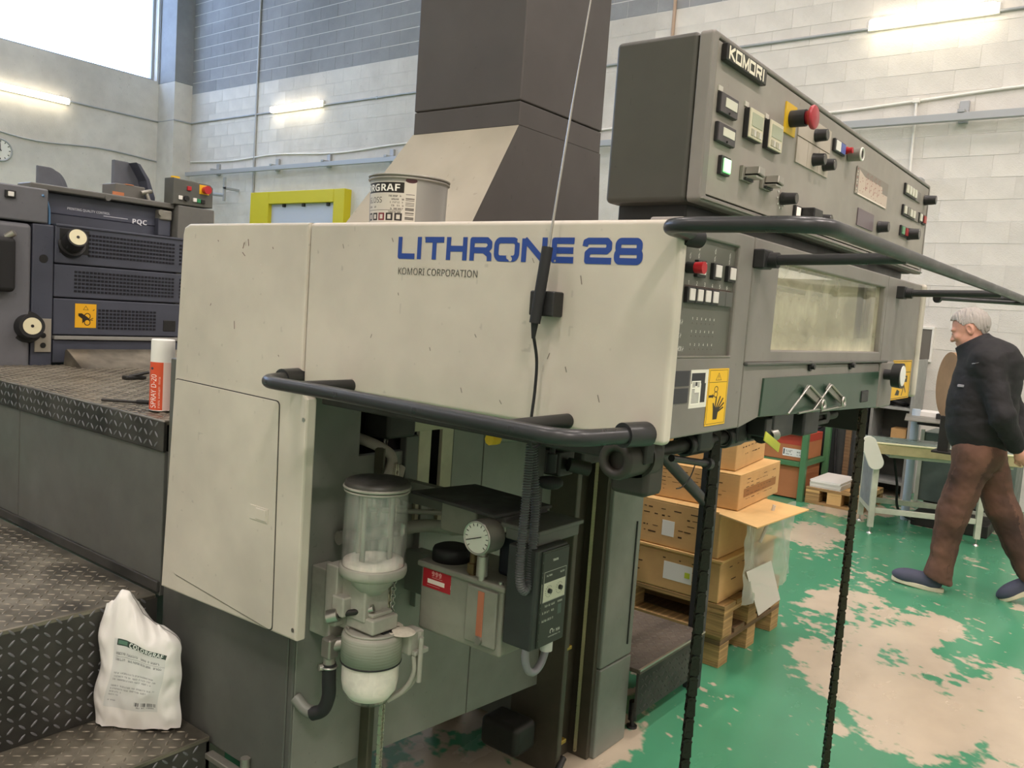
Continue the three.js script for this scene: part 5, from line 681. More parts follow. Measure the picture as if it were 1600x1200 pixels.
// rack with red and brown cartons, small pallet with paper, dark cabinet
{
  const t = thing('storage_rack', 'low green steel rack holding the red printed carton', 'rack', [7.6, 0, -2.55]), G = plain('#4c7a52', 0.5);
  for (const [x, z] of [[7.36, -2.36], [7.36, -2.92], [7.98, -2.36], [7.98, -2.92]]) part('post', bx(x - 0.025, x + 0.025, 0, 0.64, z - 0.025, z + 0.025, 0.002), G, t);
  part('shelf', [bx(7.36, 7.98, 0.3, 0.34, -2.92, -2.36, 0.002)], G, t); part('rail', [bx(7.345, 7.36, 0.58, 0.62, -2.92, -2.36, 0.002)], G, t);
}
{ const redC = new THREE.MeshStandardMaterial({ color: '#b9764a', roughness: 0.8, map: cardTex });
  const r1 = carton(7.395, 7.95, 0.342, 0.57, -2.9, -2.4, 'carton with red print and a white number label on the green rack', { mat: redC, top: plain('#b5402e', 0.7) });
  part('red_band', [bx(-0.2785, -0.277, 0.14, 0.222, -0.24, 0.24, 0), bx(-0.27, 0.27, 0.16, 0.222, 0.25, 0.2515, 0)], plain('#b0402f', 0.7), r1, { local: true }); 
  sticker('number_label', [r1.position.x - 0.2795, 0.412, -2.47], 0.19, 0.07, 'x-', canvas(256, 96, (g, w, h) => { g.fillStyle = '#e9e7e4'; g.fillRect(0, 0, w, h); g.fillStyle = '#262626'; g.fillRect(8, 12, 14, 66); g.font = '44px sans-serif'; g.fillText('1/4"', 34, 52); scribble(g, 36, 78, 80, 14, '#262626'); scribble(g, 160, 44, 80, 18, '#262626'); scribble(g, 160, 76, 70, 18, '#262626'); }), r1, { label: 'white 1/4 number label' });
  carton(7.395, 7.95, 0.01, 0.295, -2.9, -2.4, 'plain reddish carton on the floor under the green rack', { mat: redC });
}
pallet(7.36, -1.83, 0, 0.62, 0.49, 'small pale pallet carrying the stack of paper', [M.wood, M.cardLight]);
tag(part('paper_stack', [...Array(6).keys()].map((k) => bx(7.37 + rnd(0.01), 7.88 + rnd(0.01), 0.1445 + k * 0.011, 0.1555 + k * 0.011, -2.3 + rnd(0.01), -2.04 + rnd(0.01), 0.001)), M.paper), 'stack of white paper on the small pallet', 'paper stack');
{
  const t = thing('dark_cabinet', 'tall dark cabinet with hanging cables behind the small pallet', 'cabinet', [8.2, 0, -2.3]), k = paint('#3a3d3c', 0.5, 0.5);
  part('cabinet_body', bx(8.0, 8.5, 0, 1.75, -2.75, -2.13, 0.006), k, t); part('door', bx(7.985, 8.0, 0.05, 1.7, -2.72, -2.16, 0.004), k, t); part('wood_strip', bx(7.96, 7.985, 0, 1.3, -2.22, -2.17, 0.003), M.woodOld, t);
  part('cable_bundle', [curve([[7.97, 1.3, -2.3], [7.95, 0.9, -2.25], [7.93, 0.6, -2.45], [7.9, 0.55, -2.6]], 0.014), curve([[7.96, 1.4, -2.35], [7.95, 1.0, -2.32], [7.95, 0.5, -2.3], [7.96, 0.1, -2.28]], 0.012)], M.blackRubber, t); t.position.x += 0.07;
}
// ------------------------------------------------------------------ the bench, machine, shelf and wall frame by the far wall
{
  const t = thing('conveyor_bench', 'pale aluminium conveyor bench with white rounded end cap', 'bench', [6.68, 0, -1.62]), L = M.bench, P = (n, g, m = L, o = {}) => part(n, g, m, t, { local: true, ...o });
  const leg = (x, z) => { P('leg', [bx(x - 0.02, x - 0.002, 0.05, 0.62, z - 0.02, z + 0.02, 0.002), bx(x + 0.002, x + 0.02, 0.05, 0.62, z - 0.02, z + 0.02, 0.002), bx(x - 0.004, x + 0.004, 0.05, 0.62, z - 0.018, z + 0.018, 0)]); P('foot', [cyl([x, 0, z], [x, 0.05, z], 0.006), cyl([x, 0, z], [x, 0.012, z], 0.022, 0.014)], M.steel); };
  leg(0, 0.02); leg(0.42, 0.02); leg(0, 0.76); leg(0.42, 0.76);
  P('side_beam', bx(-0.03, -0.005, 0.615, 0.69, -0.02, 1.0, 0.003), paint('#c2b686', 0.5, 0.4), { label: 'yellowish side beam' }); P('side_beam', bx(0.43, 0.455, 0.615, 0.69, -0.02, 1.0, 0.003));
  P('belt', bx(-0.005, 0.43, 0.68, 0.695, -0.02, 1.0, 0.003), paint('#7f9084', 0.3, 0.5), { label: 'grey-green belt' }); P('top_edge', bx(-0.036, -0.005, 0.69, 0.7, -0.06, 1.0, 0.002), plain('#e6e2b6', 0.5)); P('under_tray', bx(0.0, 0.42, 0.59, 0.615, 0.1, 0.95, 0.003));
  P('end_cap', prism(rrect(-0.055, 0.055, -0.13, 0.13, 0.054, 8), 'x', -0.07, -0.035, 0.004).rotateX(-0.42).translate(0, 0.62, -0.03), plain('#dad9cc', 0.45), { label: 'white rounded end cap' });
  P('lower_bar', [bx(-0.015, 0.015, 0.16, 0.2, 0.04, 0.74, 0.003), bx(0.405, 0.435, 0.16, 0.2, 0.04, 0.74, 0.003), bx(0.02, 0.4, 0.16, 0.2, 0.0, 0.03, 0.003)]); P('side_plate', bx(0.02, 0.4, 0.2, 0.6, 0.0, 0.01, 0.001), paint('#8b9090', 0.5, 0.5));
  P('loose_cable', curve([[0.3, 0.56, 0.2], [0.34, 0.35, 0.25], [0.4, 0.12, 0.3], [0.5, 0.02, 0.5], [0.4, 0.01, 0.7]], 0.01), M.blackRubber);
  t.rotation.y = 0.43;
}
{
  const t = thing('finishing_machine', 'grey-green finishing machine with pale blue post and steel table', 'machine', [7.7, 0, -1.4]);
  part('post', cyl([7.45, 0, -1.525], [7.45, 0.92, -1.525], 0.032, 0.032, 20), plain('#b9c6d2', 0.35), t, { label: 'pale blue round post' }); part('cabinet', bx(7.7, 8.15, 0.14, 0.72, -1.5, -0.8, 0.006), paint('#66726a', 0.45, 0.6), t, { label: 'grey-green cabinet' }); part('cabinet_frame', [bx(7.69, 7.7, 0.1, 0.74, -1.52, -1.49, 0.002), bx(7.69, 7.7, 0.1, 0.13, -1.5, -0.8, 0.002)], M.bench, t);
  part('base', [bx(7.3, 8.1, 0.0, 0.1, -1.45, -0.9, 0.01), bx(7.72, 8.1, 0.1, 0.14, -1.45, -0.85, 0.004)], M.iron, t);
  part('steel_table', prism([[6.95, -1.5], [7.55, -1.62], [7.75, -1.2], [7.1, -1.02]], 'y', 0.86, 0.868, 0.001), M.dullSteel, t, { label: 'steel side table' }); part('table_arm', [bx(7.4, 7.5, 0.8, 0.86, -1.5, -1.2, 0.004), bx(7.2, 7.6, 0.84, 0.86, -1.3, -1.1, 0.003)], M.black, t);
  part('feed_guide', [bx(7.35, 7.42, 0.868, 0.91, -1.36, -1.05, 0.004), bx(7.4, 7.6, 0.9, 0.93, -1.3, -1.25, 0.004)], M.black, t); part('paper_sheet', bx(7.45, 7.68, 0.868, 0.905, -1.52, -1.36, 0.002), M.paper, t);
  part('bar_end', [0, 1, 2].map((k) => bx(7.1 + k * 0.14, 7.14 + k * 0.14, 0.1, 0.26, -0.76, -0.72, 0.003)), M.bench, t);
}
{
  const t = thing('shelf_unit', 'grey metal shelf unit against the block wall', 'shelf', [8.55, 0, -1.93]), G = paint('#a4a6a2', 0.5, 0.6);
  part('side_panel', bx(8.36, 8.78, 0, 1.3, -1.77, -1.745, 0.003), G, t); part('side_panel', bx(8.36, 8.78, 0, 1.3, -2.11, -2.085, 0.003), G, t);
  for (const y of [0.12, 0.5, 0.82, 1.14]) part('shelf_board', bx(8.36, 8.78, y, y + 0.025, -2.085, -1.77, 0.003), G, t); part('back_panel', bx(8.77, 8.785, 0, 1.3, -2.085, -1.77, 0), M.grayDark, t);
}
tag(part('small_carton', [bx(8.4, 8.6, 0.526, 0.64, -1.92, -1.785, 0.004), bx(8.4, 8.6, 0.64, 0.643, -1.92, -1.785, 0.001)], M.card), 'small brown carton on the lower shelf', 'carton');
tag(part('cable_coil', [ring([8.5, 0.87, -1.9], [0.3, 1, 0], 0.08, 0.012), ring([8.48, 0.89, -1.92], [0.1, 1, 0.3], 0.07, 0.012), bx(8.45, 8.7, 0.846, 0.93, -2.06, -1.97, 0.01)], M.blackRubber), 'coil of black cable on the upper shelf board', 'cable');
tag(part('desk_phone', [bx(8.42, 8.66, 1.166, 1.22, -2.05, -1.86, 0.012), bx(8.44, 8.52, 1.22, 1.25, -2.05, -1.86, 0.012)], M.blackRubber), 'black telephone on top of the shelf unit boards', 'phone');
{
  const t = thing('notice_frame', 'small white framed dark board on the block wall', 'frame', [WALLX, 1.28, -1.81]);
  part('frame', [bx(WALLX - 0.025, WALLX + 0.004, 1.275, 1.3, -1.9, -1.72), bx(WALLX - 0.025, WALLX + 0.004, 1.585, 1.61, -1.9, -1.72), bx(WALLX - 0.025, WALLX + 0.004, 1.3, 1.585, -1.9, -1.88), bx(WALLX - 0.025, WALLX + 0.004, 1.3, 1.585, -1.74, -1.72)], M.white, t); part('board', bx(WALLX - 0.015, WALLX + 0.004, 1.3, 1.585, -1.88, -1.74, 0), plain('#6f6b64', 0.4), t);
}
tag(part('round_board', [cyl([6.626, 1.18, -1.172], [6.64, 1.18, -1.147], 0.235, 0.235, 44)], new THREE.MeshStandardMaterial({ color: '#a98460', roughness: 0.6, map: rep(smudgeTex, 0.6) })), 'large round wooden disc seen edge-on behind the man', 'disc');
tag(part('disc_stand', [bx(6.6, 6.68, 0.7, 0.96, -1.19, -1.12, 0.005), bx(6.56, 6.78, 0.695, 0.71, -1.22, -1.08, 0.003)], M.iron), 'dark stand holding the round wooden disc', 'stand');
// ------------------------------------------------------------------ the press unit far left
{
  const t = thing('printing_unit', 'dark blue-grey printing unit with slotted covers beyond the deck', 'printing unit', [1.9, 0.6, -4.2]), F = -3.58, U = M.unit, D = M.unitDark;
  part('side_frame', bx(1.1, 1.493, 0.6, 1.702, -5.0, F + 0.01, 0.02, 3), U, t); part('frame_strip', bx(1.497, 1.58, 0.6, 1.706, -5.0, F, 0.006, 2), D, t); part('inner_body', bx(1.58, 2.9, 0.6, 1.69, -5.0, F - 0.03, 0.004), D, t);
  const holes = (par, x0, x1, y0, y1, nx, ny) => { const l = []; for (let i = 0; i < nx; i++) for (let j = 0; j < ny; j++) { const x = x0 + (i + 0.5) * (x1 - x0) / nx, y = y0 + (j + 0.5) * (y1 - y0) / ny; l.push(flat(new THREE.BoxGeometry(0.0105, 0.0085, 0.004).translate(x, y, F + 0.0005))); } part('slots', l, plain('#11131c', 0.8), par, { kind: 'stuff', label: 'rows of dark ventilation slots' }); };
  const c1 = part('slotted_cover', [bx(1.583, 2.7, 1.558, 1.709, F - 0.03, F, 0.005, 2), bx(1.583, 2.7, 1.706, 1.716, F - 0.05, F + 0.006, 0.003)], D, t), c2 = part('slotted_cover', bx(1.583, 2.7, 1.42, 1.553, F - 0.03, F, 0.005, 2), D, t), c3 = part('slotted_cover', bx(1.583, 2.7, 1.266, 1.415, F - 0.03, F, 0.005, 2), D, t);
  holes(c1, 1.714, 2.105, 1.59, 1.69, 26, 6); holes(c1, 2.125, 2.4, 1.59, 1.69, 18, 6); holes(c2, 1.66, 2.108, 1.44, 1.535, 28, 6); holes(c2, 2.13, 2.4, 1.44, 1.535, 17, 6); holes(c3, 1.762, 2.026, 1.29, 1.38, 16, 6);
  part('light_bar', bx(1.583, 2.7, 1.246, 1.262, F - 0.02, F + 0.012, 0.003), plain('#8f8f8a', 0.4), t); part('lower_bar', bx(1.583, 2.7, 1.15, 1.244, F - 0.02, F, 0.003), D, t); part('cover_handle', bx(2.06, 2.12, 1.29, 1.34, F - 0.004, F + 0.003, 0.003), M.black, t);
  sticker('warning_sticker', [1.712, 1.347, F + 0.001], 0.088, 0.1, 'z+', canvas(224, 256, (g, w, h) => { g.fillStyle = '#f0b520'; g.fillRect(0, 0, w, h); g.strokeStyle = g.fillStyle = '#2c2014'; g.lineWidth = 4; g.beginPath(); g.moveTo(w / 2, 22); g.lineTo(w / 2 + 26, 64); g.lineTo(w / 2 - 26, 64); g.closePath(); g.stroke(); g.lineWidth = 9; for (const y of [132, 198]) { g.beginPath(); g.arc(w * 0.58, y, 30, 0, 7); g.stroke(); } g.beginPath(); g.moveTo(34, 104); g.lineTo(70, 102); g.lineTo(126, 138); g.lineTo(160, 166); g.lineTo(110, 176); g.lineTo(78, 210); g.lineTo(76, 160); g.lineTo(36, 132); g.fill(); g.lineWidth = 7; g.beginPath(); g.moveTo(160, 166); g.lineTo(192, 150); g.moveTo(150, 172); g.lineTo(190, 172); g.moveTo(186, 70); g.lineTo(204, 58); g.stroke(); }), c3, { label: 'yellow roller crushing warning sticker' });
  const dial = (x, y, tilt, q = 1) => { const ax = V(-0.15, tilt, 1).normalize(), P = (d) => [x + ax.x * d, y + ax.y * d, F + ax.z * d], k = part('dial', [cyl(P(-0.01), P(0.012), 0.066 * q, 0.062 * q, 30), cyl(P(0.01), P(0.085), 0.05 * q, 0.046 * q, 30)], M.black, t, { label: 'black adjusting dial' }); part('dial_face', cyl(P(0.0845), P(0.087), 0.033, 0.033, 30), plain('#e3dcb8', 0.35), k); part('dial_pointer', cyl(P(0.087), P(0.0885), 0.006, 0.006, 10), M.iron, k); };
  part('dial_recess', bx(1.6, 1.72, 1.6, 1.7, F - 0.002, F + 0.0015, 0.002), M.black, c1); dial(1.648, 1.638, 0.35, 0.85); dial(1.48, 1.295, 0.1);
  part('slotted_plate', prism([[1.51, 1.195], [1.572, 1.195], [1.572, 1.33], [1.51, 1.33]], 'z', F + 0.0, F + 0.008, 0.001), plain('#a09a8c', 0.45), t, { label: 'pale slotted plate' }); part('plate_hole', [cyl([1.541, 1.262, F + 0.007], [1.541, 1.262, F + 0.0095], 0.011), cyl([1.541, 1.222, F + 0.007], [1.541, 1.222, F + 0.0095], 0.011)], M.black, t);
  part('screw_plug', cyl([1.54, 1.57, F - 0.002], [1.54, 1.57, F + 0.002], 0.017), M.black, t); part('grip', [bx(1.33, 1.418, 1.43, 1.64, F + 0.01, F + 0.06, 0.02, 3)], M.blackRubber, t, { label: 'black grip at the frame edge' }); part('grip_boss', cyl([1.39, 1.64, F + 0.03], [1.41, 1.66, F + 0.05], 0.014), M.steel, t);
  part('left_box', bx(1.1, 1.555, 1.71, 1.846, -4.6, F, 0.008, 2), U, t); part('box_switch', [bx(1.392, 1.43, 1.792, 1.822, F - 0.002, F + 0.012, 0.003)], M.black, t); part('switch_key', bx(1.4, 1.421, 1.798, 1.816, F + 0.01, F + 0.016, 0.002), M.white, t);
  const q = part('quality_panel', [bx(1.56, 2.11, 1.76, 1.843, F - 0.13, F - 0.08, 0.004), bx(1.56, 2.11, 1.7, 1.765, F - 0.12, F - 0.085, 0.003)], D, t, { label: 'dark blue printed panel' });
  sticker('panel_lettering', [1.812, 1.778, F - 0.0788], 0.46, 0.05, 'z+', canvas(1024, 112, (g, w, h) => { clearTo(g, w, h, '223,226,230'); g.fillStyle = '#dfe2e6'; g.font = 'bold 64px sans-serif'; g.save(); g.translate(800, 96); g.scale(1.25, 1); g.fillText('PQC', 0, 0); g.restore(); g.font = '30px sans-serif'; g.fillText('PRINTING QUALITY CONTROL', 180, 44, 580); g.fillRect(520, 58, 240, 5); }), q, { alpha: true, label: 'white PQC lettering' });
  part('top_rail', [bx(1.5, 2.12, 1.845, 1.87, F - 0.16, F - 0.04, 0.006), bx(1.55, 2.1, 1.87, 1.876, F - 0.15, F - 0.1, 0.002), cyl([1.81, 1.85, F - 0.05], [1.81, 1.85, F - 0.03], 0.012)], plain('#6b6a66', 0.4, 0.3), t);
  const blade = (x0, w, y0, y1, th) => { const o = [[0, y0]]; for (let k = 0; k <= 12; k++) { const a = k / 12 * Math.PI / 2; o.push([w * (0.42 + 0.58 * Math.cos(a)), y0 + (y1 - y0) * Math.sin(a)]); } o.push([0, y1]); part('curved_guard', prism(o.map(([x, y]) => [x + x0, y]), 'z', F - 0.3, F - 0.3 + th, 0.003), paint('#6a6e76', 0.45, 0.6), t, { label: 'curved guard plate' }); };
  blade(1.63, 0.115, 1.84, 1.968, 0.02); blade(1.655, 0.115, 1.84, 1.96, 0.005); blade(1.955, 0.145, 1.7, 2.05, 0.03); part('guard_band', prism([[2.075, 1.7], [2.115, 1.7], [2.115, 1.9], [2.085, 1.98], [2.04, 2.04], [2.02, 2.045], [2.07, 1.97], [2.09, 1.88]], 'z', F - 0.3, F - 0.2, 0.003), D, t);
  part('small_box', bx(1.865, 2.0, 1.86, 1.925, F - 0.2, F - 0.08, 0.004), plain('#6a6863', 0.45), t); part('tape_patch', [bx(1.91, 1.945, 1.924, 1.9275, F - 0.12, F - 0.078, 0), bx(1.85, 1.9, 1.868, 1.887, F - 0.078, F - 0.072, 0)], plain('#c07a52', 0.7), t, { label: 'orange-brown tape' });
  part('clamp_lever', [cyl([1.995, 1.9, F - 0.06], [2.01, 1.85, F - 0.05], 0.008), curve([[1.97, 1.895, F - 0.06], [2.0, 1.905, F - 0.06], [2.02, 1.91, F - 0.07]], 0.01), bx(2.05, 2.11, 1.79, 1.835, F - 0.09, F - 0.04, 0.006), cyl([2.05, 1.82, F - 0.04], [2.05, 1.82, F - 0.025], 0.014)], M.dullSteel, t); part('bracket_block', bx(2.05, 2.11, 1.72, 1.8, F - 0.1, F - 0.05, 0.004), D, t);
  part('air_tube', curve([[1.53, 1.82, F + 0.005], [1.555, 1.805, F - 0.02], [1.57, 1.77, F - 0.03], [1.572, 1.71, F - 0.03]], 0.0045, 6), plain('#5d86ad', 0.3), t, { label: 'blue air tube' });
  const cons = part('unit_console', prism([[2.1, 1.867], [2.3, 1.872], [2.3, 1.965], [2.285, 1.978], [2.1, 1.985]], 'z', F - 0.1, F - 0.02, 0.004), M.grayDark, t, { label: 'grey unit console' });
  const Fc = F - 0.02; part('button', [bx(2.165, 2.185, 1.936, 1.956, Fc, Fc + 0.008, 0.002)], M.red, cons, { label: 'red button' }); part('stop_plate', bx(2.228, 2.278, 1.93, 1.972, Fc, Fc + 0.002, 0), M.yellow, cons); part('stop_button', cyl([2.255, 1.95, Fc], [2.255, 1.95, Fc + 0.03], 0.016, 0.019, 20), M.red, cons, { label: 'red stop button' });
  [[2.133, 1.899, M.white], [2.205, 1.898, M.white], [2.225, 1.897, plain('#2f8a58', 0.4)], [2.247, 1.896, M.black]].forEach(([x, y, m]) => part('button', [bx(x - 0.009, x + 0.009, y - 0.009, y + 0.009, Fc, Fc + 0.008, 0.002)], m, cons)); part('button', cyl([2.162, 1.899, Fc], [2.162, 1.899, Fc + 0.012], 0.012), M.black, cons);
  part('console_cap', cyl([2.13, 1.985, F - 0.06], [2.13, 1.995, F - 0.06], 0.02), M.yellow, cons, { label: 'yellow lamp cap' });
  part('unit_cabinet', bx(2.122, 2.305, 1.2, 1.864, -4.3, F - 0.01, 0.005, 2), paint('#6d6d69', 0.45, 0.8), t, { label: 'grey side cabinet' }); part('side_cover', bx(2.31, 2.34, 1.2, 1.85, -4.4, F - 0.06, 0.006), M.cream, t, { label: 'cream edge panel' });
}
// ------------------------------------------------------------------ the man walking past
{
  const man = thing('person', 'grey-haired man in black jacket and brown trousers walking with hands behind him', 'person', [5.58, 0, -0.83]);
  const cap = (p, a, b, ra, rb) => { const bx_ = b[0] - a[0], by = b[1] - a[1], bz = b[2] - a[2], px = p[0] - a[0], py = p[1] - a[1], pz = p[2] - a[2]; const t = Math.max(0, Math.min(1, (px * bx_ + py * by + pz * bz) / (bx_ * bx_ + by * by + bz * bz + 1e-9))); return Math.hypot(px - bx_ * t, py - by * t, pz - bz * t) - (ra + (rb - ra) * t); };
  const ell = (p, c, r) => { const x = (p[0] - c[0]) / r[0], y = (p[1] - c[1]) / r[1], z = (p[2] - c[2]) / r[2], k = Math.hypot(x, y, z), l = Math.hypot(x / r[0], y / r[1], z / r[2]); return k < 1e-6 ? -Math.min(...r) : k * (k - 1) / l; };
  const smin = (a, b, k) => { const h = Math.max(k - Math.abs(a - b), 0) / k; return Math.min(a, b) - h * h * k * 0.25; };
  function mesh(f, c, half, res) {                                    // the zero surface of f inside a cube, as a geometry in metres
    const mc = new MarchingCubes(res, M.white, false, false, 160000), d = 2 / res; mc.isolation = 0; let i = 0;
    for (let z = 0; z < res; z++) for (let y = 0; y < res; y++) for (let x = 0; x < res; x++, i++) mc.field[i] = -f([c[0] + ((x - res / 2) * d) * half, c[1] + ((y - res / 2) * d) * half, c[2] + ((z - res / 2) * d) * half]);
    mc.update(); const n = mc.count, p = new Float32Array(n * 3); for (let k = 0; k < n; k++) for (let a = 0; a < 3; a++) p[k * 3 + a] = mc.positionArray[k * 3 + a] * half + c[a];
    let g = new THREE.BufferGeometry(); g.setAttribute('position', new THREE.BufferAttribute(p, 3)); g = mergeVertices(g, 0.0004); g.computeVertexNormals(); return g;
  }
  const X = 5.58, w3 = (f, s) => f;
  // head frame: forward leans down, built in local (s side, u up, f forward)
  const hc = [X, 1.575, -0.905], pitch = 0.42, cF = Math.cos(pitch), sF = Math.sin(pitch);
  const loc = (p) => { const y = p[1] - hc[1], z = -(p[2] - hc[2]); return [p[0] - hc[0], y * cF + z * sF, z * cF - y * sF]; };
  const headF = (P) => { const p = loc(P), s = Math.abs(p[0]), q = [s, p[1], p[2]];
    let d = ell(q, [0, 0.02, -0.012], [0.077, 0.094, 0.098]); d = smin(d, ell(q, [0, -0.045, 0.03], [0.06, 0.075, 0.062]), 0.04); d = smin(d, ell(q, [0, -0.095, 0.058], [0.03, 0.024, 0.026]), 0.035);   // skull, face, chin
    d = smin(d, ell(q, [0.048, -0.07, 0.02], [0.022, 0.03, 0.035]), 0.03); d = smin(d, ell(q, [0.028, 0.018, 0.078], [0.026, 0.008, 0.012]), 0.018);                                                          // jaw, brow
    d = smin(d, cap(q, [0, 0.0, 0.088], [0, -0.034, 0.109], 0.007, 0.012), 0.016); d = smin(d, ell(q, [0.011, -0.036, 0.1], [0.008, 0.007, 0.01]), 0.01);                                                     // nose
    d = Math.max(d, -ell(q, [0.031, -0.002, 0.097], [0.016, 0.009, 0.014]) - 0.0); d = smin(d, ell(q, [0.031, -0.003, 0.08], [0.013, 0.012, 0.012]), 0.006); d = smin(d, ell(q, [0.042, -0.03, 0.068], [0.022, 0.016, 0.018]), 0.025);   // eye sockets, lids, cheeks
    d = smin(d, ell(q, [0, -0.062, 0.089], [0.022, 0.006, 0.01]), 0.008); d = smin(d, ell(q, [0, -0.073, 0.087], [0.018, 0.006, 0.009]), 0.008); d = Math.max(d, -ell(q, [0, -0.0675, 0.1], [0.024, 0.0016, 0.012]));                   // lips
    let ear = ell(q, [0.08, -0.012, -0.012], [0.011, 0.033, 0.021]); ear = Math.max(ear, -ell(q, [0.09, -0.008, -0.008], [0.008, 0.02, 0.011])); d = smin(d, ear, 0.01);
    return smin(d, cap(P, [X, 1.5, -0.885], [X, 1.38, -0.82], 0.06, 0.066), 0.035); };
  // skeleton (left is the side near the press)
  const sh = (k) => [X + k * 0.165, 1.385, -0.775], el = (k) => [X + k * 0.225, 1.1, -0.655], wr = (k) => [X + k * 0.13, 0.905, -0.575], hip = (k) => [X + k * 0.085, 0.87, -0.77];
  const kneeF = [X - 0.085, 0.48, -0.865], ankF = [X - 0.08, 0.1, -0.905], kneeR = [X + 0.085, 0.5, -0.625], ankR = [X + 0.08, 0.16, -0.425];
  const bodyF = (p) => { let d = cap(p, [X, 1.36, -0.8], [X, 1.1, -0.76], 0.11, 0.12); d = smin(d, cap(p, [X, 1.05, -0.77], [X, 0.9, -0.78], 0.12, 0.11), 0.05);
    for (const k of [-1, 1]) { d = smin(d, cap(p, [X + k * 0.1, 1.37, -0.79], sh(k), 0.06, 0.055), 0.04); d = smin(d, cap(p, sh(k), el(k), 0.048, 0.04), 0.02); d = smin(d, cap(p, el(k), wr(k), 0.038, 0.026), 0.012); d = smin(d, cap(p, hip(k), k < 0 ? kneeF : kneeR, 0.075, 0.052), 0.03); d = smin(d, cap(p, k < 0 ? kneeF : kneeR, k < 0 ? ankF : ankR, 0.05, 0.034), 0.02); }
    return smin(d, cap(p, [X, 1.46, -0.86], [X, 1.34, -0.8], 0.055, 0.07), 0.03); };
  const handGeo = (k) => { const o = wr(k), dir = V(-k * 0.35, -0.42, 0.5).normalize(), pal = V(-k, 0.1, -0.3).normalize(), sd = dir.clone().cross(pal).normalize(); const at = (a, b, c) => [o[0] + dir.x * a + sd.x * b + pal.x * c, o[1] + dir.y * a + sd.y * b + pal.y * c, o[2] + dir.z * a + sd.z * b + pal.z * c];
    const F = [[-0.03, 0.034, 0.026, 0.02, 0.0095], [-0.01, 0.038, 0.03, 0.022, 0.01], [0.01, 0.035, 0.027, 0.02, 0.0095], [0.028, 0.028, 0.02, 0.016, 0.0085]];
    return mesh((p) => { let d = smin(cap(p, at(0, 0, 0), at(0.03, 0, 0.002), 0.026, 0.03), smin(cap(p, at(0.04, -0.022, 0), at(0.08, -0.026, 0), 0.017, 0.014), cap(p, at(0.04, 0.018, 0), at(0.076, 0.024, 0), 0.017, 0.013), 0.03), 0.03);
      for (const [b, l1, l2, l3, r] of F) { const a0 = 0.082 - Math.abs(b) * 0.15; d = smin(d, cap(p, at(a0, b, 0), at(a0 + l1, b * 1.15, 0.01), r, r * 0.95), 0.006); d = smin(d, cap(p, at(a0 + l1, b * 1.15, 0.01), at(a0 + l1 + l2 * 0.7, b * 1.15, 0.01 + l2 * 0.7), r * 0.95, r * 0.88), 0.003); d = smin(d, cap(p, at(a0 + l1 + l2 * 0.7, b * 1.15, 0.01 + l2 * 0.7), at(a0 + l1 + l2 * 0.7 + l3 * 0.3, b * 1.12, 0.01 + l2 * 0.7 + l3 * 0.9), r * 0.88, r * 0.75), 0.003); }
      d = smin(d, cap(p, at(0.025, -0.026, 0.006), at(0.05, -0.05, 0.02), 0.013, 0.011), 0.012); return smin(d, cap(p, at(0.05, -0.05, 0.02), at(0.08, -0.052, 0.032), 0.011, 0.0085), 0.004); }, at(0.055, 0, 0.01), 0.105, 72); };
  const skin = new THREE.MeshPhysicalMaterial({ color: '#d39c84', roughness: 0.55, map: rep(smudgeTex, 0.5), sheen: 0.2 });
  const rep2 = (m, g) => part(m[0], g, m[1], man, m[2] ?? {});
  rep2(['body', skin], [mesh(bodyF, [X, 0.78, -0.75], 0.82, 120), mesh(headF, [hc[0], hc[1] - 0.03, hc[2]], 0.19, 96), handGeo(-1), handGeo(1)]);
  // hair: a shell over the crown and the back of the head
  const hairF = (P) => { const p = loc(P), q = [Math.abs(p[0]), p[1], p[2]]; let d = ell(q, [0, 0.023, -0.014], [0.0805, 0.097, 0.101]); d = smin(d, ell(q, [0.0, 0.08, 0.025], [0.05, 0.028, 0.045]), 0.03); const n = 0.011 * (fbm(p[0] * 60 + 9, p[2] * 160 + p[1] * 30, 4096, 3) - 0.5);
    const line = p[2] > 0.045 ? 0.068 + (p[2] - 0.045) * 0.3 : p[2] > 0.012 ? 0.068 - (0.045 - p[2]) * 1.7 : p[2] > -0.035 ? 0.02 : 0.02 - (-0.035 - p[2]) * 3.2; const cut = Math.max(line + n * 2 - p[1], -(p[1] + 0.09)); const cut2 = (p[2] - 0.1) ; return Math.max(d - 0.002 + n, Math.max(cut, cut2)); };
  rep2(['hair', new THREE.MeshStandardMaterial({ color: '#b5aea8', roughness: 0.7, map: rep(streakTex, 0.05) }), { label: 'short grey hair' }], mesh(hairF, [hc[0], hc[1] + 0.01, hc[2]], 0.17, 96));
  for (const k of [-1, 1]) { const y = -0.003, f = 0.089; rep2(['eye', plain('#3a2f2a', 0.2)], new THREE.SphereGeometry(0.0065, 14, 10).translate(X + k * 0.031, hc[1] + y * cF - f * sF, hc[2] - (f * cF + y * sF))); rep2(['eyebrow', plain('#8d857e', 0.8)], cyl([X + k * 0.014, hc[1] + 0.02 * cF - 0.094 * sF, hc[2] - (0.094 * cF + 0.02 * sF)], [X + k * 0.05, hc[1] + 0.018 * cF - 0.078 * sF, hc[2] - (0.078 * cF + 0.018 * sF)], 0.0045, 0.003, 8)); }
  // jacket
  const fold = (p, k, a) => a * (fbm(p[1] * k + 3, p[2] * k * 0.8 + p[0] * 2, 4096, 4) - 0.5);
